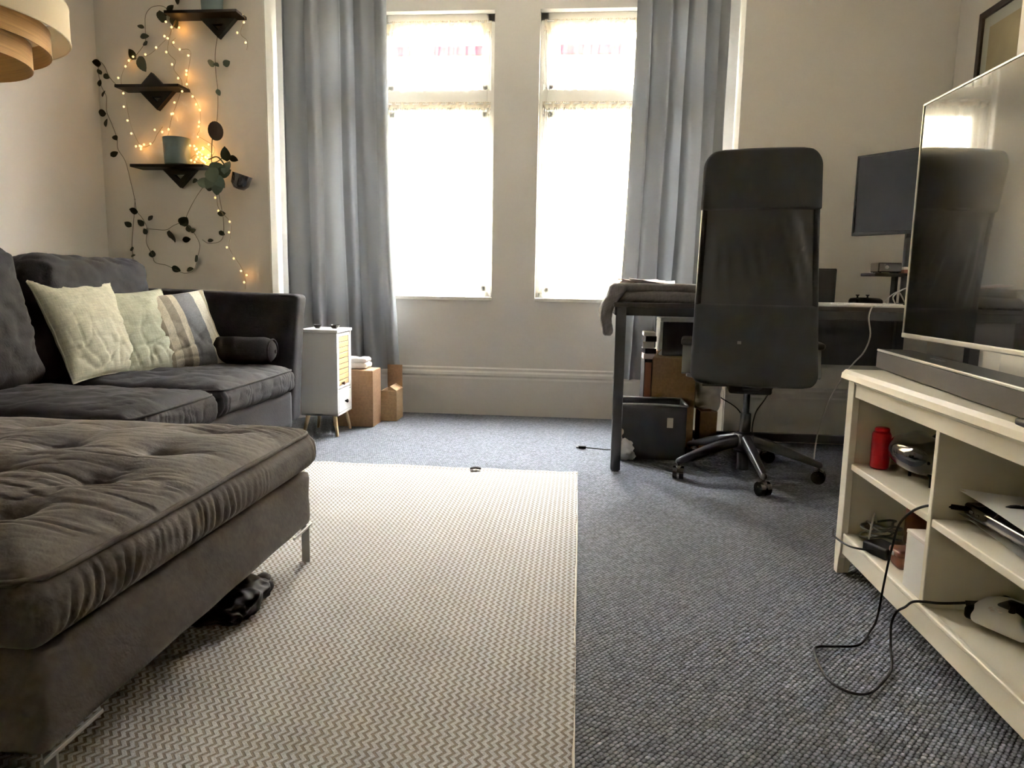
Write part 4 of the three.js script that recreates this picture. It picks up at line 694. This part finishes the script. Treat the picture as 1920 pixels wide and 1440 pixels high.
// ------------------------------------------------------------------ office chair, seen from behind
{
  const o = thing('office_chair', 'tall black mesh back office chair on castors facing the desk', 'office chair', [0.772, 0, -3.28], -0.15);
  // backrest outline, wider at the bottom; x across, y up, leaning back a little
  const hb = 0.45, ht = 1.39, lean = (y) => 0.285 + 0.10 * ((y - hb) / (ht - hb)) - 0.035 * Math.sin(Math.PI * (y - hb) / (ht - hb));
  const bend = (g) => { const p = g.attributes.position; for (let i = 0; i < p.count; i++) { const y = p.getY(i), x = p.getX(i); p.setZ(i, p.getZ(i) + lean(y) - 0.05 * (x / 0.25) ** 2); } g.computeVertexNormals(); return boxUV(g); };
  const panel = (w0, w1, y0, y1, th, dz, r, f) => { const g = softBox(2, y1 - y0, th, Math.min(th / 2.05, 0.014), 40, 44, 3, null); const p = g.attributes.position; for (let i = 0; i < p.count; i++) { let u = p.getX(i), y = p.getY(i) + (y0 + y1) / 2, s = (y - y0) / (y1 - y0), w = lerp(w0, w1, s) / 2; const ry = Math.min(y - y0, y1 - y), rad = ry === y1 - y ? r[1] : r[0]; if (rad > 0 && ry < rad) w -= rad - Math.sqrt(Math.max(0, rad * rad - (rad - ry) ** 2)); p.setX(i, u * w - 0.028 * (y - hb) / (ht - hb)); p.setY(i, y); let z = p.getZ(i) + dz; if (f) z += f(u * w, y) * Math.min(1, 4 * (1 - Math.abs(u))); p.setZ(i, z); } return bend(g); };
  const wAt = (y) => lerp(0.515, 0.425, (y - hb) / (ht - hb));
  part('mesh_panel', panel(wAt(hb + 0.3) - 0.03, wAt(1.2) - 0.03, hb + 0.3, 1.2, 0.012, -0.002, [0, 0], (x, y) => 0.02 * (1 - Math.abs(n3(x * 11 + y * 2.2, y * 1.3, 3))) ** 3 * Math.sin(Math.PI * clamp((y - 0.76) / 0.44, 0, 1))), M.chairMesh, o);
  part('backrest', panel(wAt(hb), wAt(hb + 0.34), hb, hb + 0.34, 0.04, 0.0, [0.055, 0.0]), M.chairFabric, o);
  part('headrest', panel(wAt(1.17) + 0.012, wAt(ht) + 0.008, 1.165, ht, 0.046, 0.002, [0.006, 0.065]), M.chairFabric, o);
  for (const s of [-1, 1]) { const pts = []; for (let i = 0; i <= 8; i++) { const y = lerp(hb + 0.1, 1.2, i / 8), x = s * (wAt(y) / 2 - 0.012) - 0.028 * (y - hb) / (ht - hb); pts.push([x, y, lean(y) - 0.05 * (x / 0.25) ** 2]); } part('side_frame', tube(pts, 0.0135, 40, 8), M.darkPlastic, o); }
  part('label_tab', bx(-0.075, -0.06, 0.628, 0.64, lean(0.63) + 0.013, lean(0.63) + 0.02, 0.001), M.greyPlastic, o);
  part('seat', softBox(0.5, 0.075, 0.48, 0.034, 30, 8, 30, (p, n) => { if (n.y > 0.3) p.y += 0.012 * Math.cos(p.x * 5) * Math.cos(p.z * 5); if (p.z < -0.18) p.y -= 0.02 * (p.z + 0.18) ** 2 / 0.0036 * 0.4; }).translate(0, 0.49, 0.0), M.chairFabric, o);
  part('tilt_mechanism', [bx(-0.09, 0.09, 0.40, 0.452, -0.11, 0.16, 0.012), rod([-0.09, 0.42, 0.03], [-0.2, 0.42, 0.05], 0.007)], M.darkPlastic, o);
  part('back_bracket', [bar([0, 0.42, 0.12], [0, 0.45, 0.275], 0.07, 0.018), bar([0, 0.45, 0.275], [0, 0.62, 0.262], 0.07, 0.014)], M.darkPlastic, o);
  for (const q of [-1, 1]) { const X = q * 0.272; const arm = part('armrest', [softBox(0.062, 0.03, 0.22, 0.014, 8, 4, 16, null).translate(X, 0.612, -0.02)], M.darkPlastic, o); part('support', [bar([X, 0.60, 0.02], [X, 0.47, 0.07], 0.045, 0.022), bar([X, 0.465, 0.07], [q * 0.1, 0.44, 0.05], 0.04, 0.016)], M.greyPlastic, arm); }  // supports in grey: window sheen on black plastic is put into their colour
  part('column', [rod([0, 0.27, 0], [0, 0.40, 0], 0.0145), rod([0, 0.19, 0], [0, 0.29, 0], 0.026, 0.024)], M.hazedBlackMetal, o);
  part('hub', lathe([[0, 0.115], [0.045, 0.115], [0.05, 0.13], [0.048, 0.19], [0.03, 0.205], [0, 0.205]]), M.darkPlastic, o);
  part('lower_post', rod([0, 0.03, 0], [0, 0.12, 0], 0.028), M.darkPlastic, o);
  for (let k = 0; k < 5; k++) {
    const a = 1.38 + k * 2 * Math.PI / 5, c = Math.cos(a), s = Math.sin(a), R = 0.325;
    const leg = gridGeo(16, 14, (u, v) => { const q = v * 2 * Math.PI, w = lerp(0.024, 0.014, u), hh = lerp(0.03, 0.015, u), r = lerp(0.03, R, u), e = Math.pow(Math.abs(Math.cos(q)), 0.6) * Math.sign(Math.cos(q)), f = Math.pow(Math.abs(Math.sin(q)), 0.6) * Math.sign(Math.sin(q)), y = lerp(0.168, 0.082, u * u * 0.25 + 0.75 * u); return V(r * c - w * e * s, y + hh * f, r * s + w * e * c); });
    part('leg', [leg, at(new THREE.SphereGeometry(0.015, 10, 8), R * c, 0.082, R * s)], M.hazedBlackMetal, o);
    const cx = R * c, cz = R * s, t = a + 0.7 + k * 1.3;
    const ca = part('castor', [rod([cx, 0.03, cz], [cx, 0.08, cz], 0.0055), at(new THREE.SphereGeometry(0.025, 14, 10, 0, Math.PI * 2, 0, Math.PI / 2), cx, 0.038, cz)], M.darkPlastic, o);
    for (const d of [-1, 1]) { const g = new THREE.CylinderGeometry(0.03, 0.03, 0.019, 22).rotateX(Math.PI / 2).translate(0, 0.03, d * 0.0145).rotateY(t).translate(cx, 0, cz); part('wheel', g, M.blackGloss, ca); }
  }
}

// ------------------------------------------------------------------ television bench and what is in it
const BX = 0.815, BZ0 = -2.185, BZ1 = -0.985, BT = 0.622;
{
  const xb = 1.235, o = thing('tv_bench', 'cream white television bench with open shelves along the right wall', 'tv bench', [(BX + xb) / 2, 0, (BZ0 + BZ1) / 2]);
  const prof = new THREE.Shape(); [[-0.022, 0.004], [-0.02, 0.016], [-0.012, 0.024], [0.43, 0.024], [0.43, 0], [-0.012, 0], [-0.016, 0.001]].forEach((p, i) => (i ? prof.lineTo(...p) : prof.moveTo(...p)));
  const top = new THREE.ExtrudeGeometry(prof, { depth: BZ1 - BZ0 + 0.03, bevelEnabled: true, bevelThickness: 0.004, bevelSize: 0.003, bevelSegments: 2, curveSegments: 6 }); top.translate(BX, BT - 0.027, BZ0 - 0.015);
  wpart('top', boxUV(toCreased(top)), M.lacquer, o);
  const yt = BT - 0.027, yb = 0.125, t = 0.018;
  for (const z of [BZ0, BZ1 - t]) {   // end panels with shaped legs
    const far = z === BZ0, p = new THREE.Shape(); [[0, 0], [0.028, 0], [0.036, 0.06], [0.045, 0.068], [0.375, 0.068], [0.384, 0.06], [0.392, 0], [0.42, 0], [0.42, yt], [0, yt]].forEach((q, i) => (i ? p.lineTo(...q) : p.moveTo(...q)));
    const g = extrude(p, 0.024, 0.002).translate(BX, 0, far ? z : z - 0.006); wpart('side_panel', g, M.lacquer, o);
    const e = new THREE.Shape(); [[0, 0.07], [0.008, 0.05], [0.012, 0], [0.034, 0], [0.04, 0.07], [0.04, yt], [0, yt]].forEach((q, i) => (i ? e.lineTo(...q) : e.moveTo(...q)));
    const l = extrude(e, 0.02, 0.002).rotateY(Math.PI / 2); if (far) l.scale(1, 1, 1); l.translate(BX - 0.006, 0, far ? BZ0 + 0.038 : BZ1 + 0.002); wpart('leg', l, M.lacquer, o);
  }
  wpart('apron', [bx(BX, BX + 0.018, yt - 0.05, yt, BZ0 + 0.038, BZ1 - 0.038, 0.002), bx(BX - 0.004, BX + 0.012, yt - 0.012, yt, BZ0 + 0.038, BZ1 - 0.038, 0.004)], M.lacquer, o);
  wpart('bottom_rail', [bx(BX, BX + 0.018, 0.066, 0.128, BZ0 + 0.038, BZ1 - 0.038, 0.003), bx(BX - 0.001, BX + 0.012, 0.118, 0.131, BZ0 + 0.038, BZ1 - 0.038, 0.004)], M.lacquer, o);
  wpart('bottom_shelf', bx(BX + 0.012, xb - 0.01, yb - t, yb, BZ0 + 0.02, BZ1 - 0.02), M.lacquer, o);
  wpart('back_panel', bx(xb - 0.012, xb - 0.004, 0.1, yt, BZ0 + 0.02, BZ1 - 0.02, 0.001), M.lacquer, o);
  const zd = -1.665;
  wpart('divider', bx(BX + 0.004, xb - 0.012, yb - 0.001, yt, zd - 0.009, zd + 0.009), M.lacquer, o);
  wpart('shelf', bx(BX + 0.006, xb - 0.012, 0.326, 0.345, BZ0 + 0.022, zd - 0.009), M.lacquer, o);
  wpart('shelf', bx(BX + 0.006, xb - 0.012, 0.322, 0.341, zd + 0.009, BZ1 - 0.022), M.lacquer, o);
}
function toCreased(g) { const a = g.index ? g.toNonIndexed() : g; a.computeVertexNormals(); return a; }
{
  const o = thing('soundbar', 'long dark grey soundbar with a bright top edge on the television bench', 'soundbar', [0.911, BT - 0.003, -1.735], -0.088);
  part('body', bx(-0.047, 0.047, 0.004, 0.063, -0.51, 0.51, 0.006), M.darkPlastic, o);
  part('front_grille', bx(-0.05, -0.044, 0.006, 0.056, -0.511, 0.511, 0.003), M.grille, o);
  part('edge_strip', bx(-0.0505, -0.044, 0.0565, 0.0635, -0.511, 0.511, 0.002), M.silver, o);
  part('foot', [bx(-0.03, 0.03, 0, 0.005, -0.42, -0.38), bx(-0.03, 0.03, 0, 0.005, 0.38, 0.42)], M.black, o);
  part('control_button', [0, 1, 2].map((k) => at(lathe([[0, 0.002], [0.006, 0.0018], [0.007, 0]], 14), 0, 0.063, -0.22 + k * 0.03)), M.greyPlastic, o);
}
{
  const X = 1.05, z0 = -2.42, z1 = -1.13, y0 = 0.708, y1 = 1.434, zc = (z0 + z1) / 2, o = thing('television', 'large flat television with a thin silver bezel on the bench, reflecting the window', 'television', [X, BT - 0.003, zc]);
  wpart('casing', [bx(X + 0.004, X + 0.03, y0 + 0.002, y1 - 0.002, z0 + 0.002, z1 - 0.002, 0.006), bx(X + 0.02, X + 0.065, y0 + 0.02, y0 + 0.36, z0 + 0.2, z1 - 0.2, 0.015)], M.darkPlastic, o);
  wpart('bezel', [bx(X - 0.004, X + 0.012, y0, y0 + 0.015, z0, z1, 0.003), bx(X - 0.003, X + 0.012, y1 - 0.008, y1, z0, z1, 0.003), bx(X - 0.003, X + 0.012, y0, y1, z0, z0 + 0.008, 0.003), bx(X - 0.003, X + 0.012, y0, y1, z1 - 0.008, z1, 0.003)], M.silver, o);
  wpart('screen', plainBox(X, X + 0.006, y0 + 0.012, y1 - 0.007, z0 + 0.007, z1 - 0.007), M.screen, o);
  wpart('badge', bx(X - 0.0055, X, y0 + 0.003, y0 + 0.012, zc - 0.03, zc + 0.03, 0.001), M.silver, o);
  wpart('stand_neck', [bx(X + 0.005, X + 0.03, BT + 0.01, y0 + 0.03, zc - 0.11, zc + 0.11, 0.006)], M.silver, o);
  wpart('stand_base', bx(X - 0.10, X + 0.13, BT - 0.003, BT + 0.012, zc - 0.27, zc + 0.27, 0.005), M.greyPlastic, o);
}
{
  const o = thing('remote_control', 'slim dark remote control lying on the bench edge in front of the soundbar', 'remote', [0.807, BT - 0.003, -1.30], -0.088);
  part('body', bx(-0.0125, 0.0125, 0, 0.014, -0.06, 0.06, 0.005), M.black, o);
  const k = []; for (let i = 0; i < 3; i++) for (let j = 0; j < 5; j++) k.push(at(lathe([[0, 0.002], [0.0024, 0.0016], [0.0027, 0]], 10), -0.007 + i * 0.007, 0.014, -0.045 + j * 0.02)); part('buttons', k, M.greyPlastic, o);
}
{
  const o = thing('cable_bundle', 'black plugs and cables lying behind the soundbar under the television', 'cable', [1.03, BT - 0.003, -2.26]);
  part('plug', bx(-0.03, 0.02, 0, 0.03, -0.05, 0.03, 0.005), M.black, o); part('cord', tube([[0, 0.02, 0.02], [-0.03, 0.035, 0.1], [0.0, 0.02, 0.17], [0.04, 0.01, 0.24]], 0.004), M.cableBlack, o);
  part('white_plug', bx(-0.045, -0.015, 0, 0.022, 0.09, 0.12, 0.004), M.white, o);
}
// upper far compartment
const S1 = 0.345;
{
  const o = thing('red_can', 'bright red cylindrical can on the upper far shelf of the bench', 'can', [0.885, S1, -2.11]);
  part('body', lathe([[0, 0], [0.022, 0], [0.0255, 0.005], [0.0255, 0.1], [0.022, 0.107], [0, 0.107]], 28), M.red, o); part('cap', lathe([[0, 0.12], [0.017, 0.12], [0.02, 0.116], [0.02, 0.107], [0, 0.107]], 24), M.red, o);
}
{
  const o = thing('headset', 'glossy black virtual reality headset with a strap on the upper far shelf of the bench', 'headset', [0.955, S1, -1.97]);
  part('visor', softBox(0.12, 0.085, 0.2, 0.04, 18, 14, 26, (p) => { p.x -= 0.02 * Math.cos(p.z * 13); }).rotateZ(0.28).translate(-0.01, 0.085, 0), M.blackGloss, o);
  part('face_foam', softBox(0.05, 0.07, 0.17, 0.02, 8, 8, 18, null).translate(0.06, 0.07, 0), M.black, o);
  part('strap', tube([[0.05, 0.1, -0.09], [0.11, 0.14, -0.09], [0.18, 0.12, -0.02], [0.18, 0.11, 0.04], [0.11, 0.13, 0.09], [0.05, 0.1, 0.09]], 0.01), M.black, o);
  part('stand', [rod([-0.02, 0, -0.06], [-0.02, 0.06, -0.055], 0.004), rod([-0.02, 0, 0.06], [-0.02, 0.06, 0.055], 0.004), bx(0.02, 0.1, 0, 0.05, -0.06, 0.06, 0.01)], M.black, o);
}
{
  const o = thing('motion_controller', 'small round black device with a shiny front beside the divider on the upper far shelf', 'device', [0.885, S1, -1.735]);
  part('body', new THREE.SphereGeometry(0.028, 20, 14).scale(1, 0.85, 1).translate(0, 0.0238, 0), M.blackGloss, o); part('ring', new THREE.TorusGeometry(0.024, 0.003, 8, 24).rotateY(Math.PI / 2).translate(-0.017, 0.026, 0), M.silver, o);
}
// lower far compartment
const S0 = 0.125;
{
  const o = thing('cable_coil', 'coil of grey cable at the far end of the bottom bench shelf', 'cable', [0.9, S0, -2.1]);
  const p = []; for (let i = 0; i < 44; i++) { const a = i * 0.52, r = 0.042 + 0.012 * Math.sin(i * 1.3); p.push([r * Math.cos(a), 0.008 + 0.0011 * i + 0.018 * Math.max(0, Math.sin(a + i * 0.03)), 1.25 * r * Math.sin(a)]); }
  part('coil', tube(p, 0.0032, 260), M.greyPlastic, o); part('loose_loop', tube([[0.0, 0.05, -0.03], [-0.02, 0.085, 0.0], [-0.04, 0.07, 0.04], [-0.05, 0.02, 0.05], [-0.03, 0.005, 0.02]], 0.003), M.cableGrey, o);
}
{
  const o = thing('set_top_box', 'flat black box with a shiny top behind the cable coil on the bottom bench shelf', 'device', [1.1, S0, -1.98]);
  part('case', bx(-0.08, 0.08, 0.004, 0.045, -0.11, 0.11, 0.006), M.blackGloss, o); part('foot', [bx(-0.07, -0.05, 0, 0.005, -0.1, -0.08), bx(-0.07, -0.05, 0, 0.005, 0.08, 0.1), bx(0.05, 0.07, 0, 0.005, -0.1, 0.1)], M.black, o);
  part('front_window', bx(-0.082, -0.079, 0.014, 0.034, -0.09, 0.02, 0.001), M.screen, o);
}
{
  const o = thing('charger_block', 'black charger block with a thin lead at the front of the bottom bench shelf', 'charger', [0.865, S0, -1.99], 0.4);
  part('block', bx(-0.03, 0.035, 0, 0.032, -0.045, 0.04, 0.007), M.black, o); part('lead', tube([[-0.03, 0.015, 0], [-0.055, 0.008, -0.06], [-0.03, 0.004, -0.15], [0.01, 0.004, -0.2]], 0.003), M.cableBlack, o);
}
{
  const o = thing('leather_case', 'small reddish brown leather case beside the white box on the bottom bench shelf', 'case', [0.885, S0, -1.90]);
  part('pouch_body', softBox(0.06, 0.05, 0.06, 0.018, 12, 12, 12, null).translate(0, 0.0255, 0), M.brown, o); part('flap', softBox(0.064, 0.02, 0.064, 0.008, 10, 6, 10, null).translate(0, 0.045, 0), M.brown, o); part('snap', at(lathe([[0, 0.003], [0.005, 0.002], [0.006, 0]], 12).rotateZ(Math.PI / 2), -0.032, 0.04, 0), M.steel, o);
}
{
  const o = thing('game_case', 'upright white box at the divider on the bottom bench shelf', 'box', [0.9, S0, -1.73]);
  part('sleeve', bx(-0.07, 0.08, 0, 0.143, -0.055, 0.053, 0.002), M.white, o); part('lid', bx(-0.071, 0.081, 0.138, 0.148, -0.056, 0.054, 0.002), M.paper, o);
}
{
  const o = thing('bottle', 'small brown bottle with a dark cap standing behind the white box under the shelf', 'bottle', [1.0, S0, -2.1]);
  part('glass_body', lathe([[0, 0], [0.028, 0], [0.03, 0.005], [0.03, 0.11], [0.013, 0.145], [0.013, 0.165], [0, 0.165]], 24), M.brown, o); part('cap', lathe([[0, 0.19], [0.015, 0.19], [0.016, 0.187], [0.016, 0.163], [0, 0.163]], 20), M.black, o);
}
// near compartments: console and controller
{
  const o = thing('game_console', 'white and black game console lying flat on the near upper bench shelf', 'console', [1.025, 0.341, -1.44]);
  const wing = (y, s, lift) => gridGeo(30, 20, (u, v) => { const z = lerp(-0.215, 0.19, u), x = lerp(-0.165 + 0.015 * Math.cos(u * 3), 0.13, v), c = Math.min(1, 6 * Math.min(u, 1 - u, v, 1 - v)); return V(x, y + s * (0.012 * c + lift * Math.pow(1 - v, 2) * 0.02), z); });
  const slab = (y, s, lift) => { const a = wing(y + 0.003 * s, s, lift), b = wing(y - 0.003, s, lift); (s > 0 ? a : b).index.array.reverse(); (s > 0 ? a : b).computeVertexNormals(); return [a, b]; };
  part('body', bx(-0.145, 0.12, 0.018, 0.048, -0.205, 0.185, 0.008), M.blackGloss, o);
  M.consoleWhite = std({ color: '#eeedea', roughness: 0.45, side: THREE.DoubleSide });
  part('upper_shell', slab(0.052, 1, 1), M.consoleWhite, o); part('lower_shell', slab(0.016, -1, -0.2), M.consoleWhite, o);
  part('foot', [bx(-0.1, 0.08, 0, 0.01, -0.12, -0.08), bx(-0.1, 0.08, 0, 0.01, 0.06, 0.1)], M.black, o);
  part('port', [bx(-0.1475, -0.144, 0.031, 0.036, -0.175, -0.163, 0.001), bx(-0.1475, -0.144, 0.031, 0.035, -0.15, -0.142, 0.001)], M.greyPlastic, o);
}
{
  const o = thing('console_cable', 'black cable draped over the white shell of the game console', 'cable', [1.0, 0.44, -1.36]);
  wpart('cord', tube([[0.885, 0.385, -1.53], [0.90, 0.423, -1.5], [0.96, 0.428, -1.43], [1.02, 0.42, -1.34], [1.1, 0.425, -1.24], [1.18, 0.38, -1.2]], 0.004, 60), M.cableBlack, o);
}
{
  const o = thing('game_controller', 'white and black game controller on the bottom bench shelf, plugged into the black cable', 'controller', [0.965, S0, -1.575], -1.05);
  const shell = softBox(0.10, 0.045, 0.155, 0.021, 24, 12, 36, (p) => { const a = Math.abs(p.z) / 0.0775; p.x += 0.05 * a * a * (p.x > 0 ? 1 : 0.3) - 0.01; p.y *= 1 - 0.25 * a; p.y += -0.008 * a * a; });
  part('shell', shell.translate(0, 0.032, 0), M.white, o);
  part('centre_panel', softBox(0.06, 0.03, 0.055, 0.01, 10, 6, 10, null).translate(0.012, 0.043, 0), M.black, o);
  for (const z of [-0.03, 0.03]) part('thumbstick', at(lathe([[0, 0.024], [0.009, 0.024], [0.0095, 0.018], [0.005, 0.014], [0.007, 0]], 18), 0.02, 0.05, z), M.black, o);
  for (const z of [-0.058, 0.058]) part('trigger', softBox(0.022, 0.03, 0.032, 0.009, 8, 8, 8, null).translate(-0.046, 0.028, z), M.black, o);
  part('button', [0, 1, 2, 3].map((k) => at(lathe([[0, 0.003], [0.004, 0.002], [0.0045, 0]], 10), 0.0 + 0.01 * Math.cos(k * 1.571), 0.051, 0.055 + 0.01 * Math.sin(k * 1.571))), M.paper, o);
}
{
  const o = thing('headphones', 'black headphones at the back of the near bottom bench shelf', 'headphones', [1.1, S0, -1.42]);
  part('headband', tube([[0, 0.05, -0.08], [-0.03, 0.09, -0.05], [-0.04, 0.1, 0], [-0.03, 0.09, 0.05], [0, 0.05, 0.08]], 0.009), M.black, o);
  for (const z of [-0.08, 0.08]) part('ear_cup', softBox(0.075, 0.08, 0.04, 0.018, 10, 10, 8, null).translate(0, 0.041, z), M.black, o);
}
{
  const o = thing('charging_cable', 'black charging cable hanging from the bench and looped on the grey carpet', 'cable', [0.78, 0, -1.7]);
  wpart('cord', tube([[0.882, 0.374, -1.64], [0.82, 0.36, -1.69], [0.80, 0.30, -1.755], [0.79, 0.22, -1.77], [0.786, 0.12, -1.785], [0.78, 0.03, -1.79], [0.755, 0.006, -1.765], [0.70, 0.006, -1.69], [0.64, 0.006, -1.675], [0.598, 0.006, -1.668], [0.582, 0.006, -1.645], [0.572, 0.006, -1.58], [0.573, 0.006, -1.515], [0.60, 0.006, -1.475], [0.64, 0.006, -1.475], [0.69, 0.006, -1.525], [0.735, 0.006, -1.59], [0.77, 0.008, -1.68], [0.782, 0.05, -1.715], [0.79, 0.085, -1.712], [0.797, 0.11, -1.688], [0.806, 0.137, -1.662], [0.85, 0.143, -1.645], [0.89, 0.148, -1.64], [0.93, 0.157, -1.632]], 0.003, 300), M.cableBlack, o);
  wpart('plug', rod([0.86, 0.372, -1.655], [0.885, 0.374, -1.635], 0.006), M.black, o); wpart('plug', rod([0.905, 0.15, -1.638], [0.938, 0.158, -1.62], 0.006), M.black, o);
}
scene.traverse((o) => { if (o.isMesh) { o.castShadow = true; o.receiveShadow = true; } });
renderer.render(scene, camera);
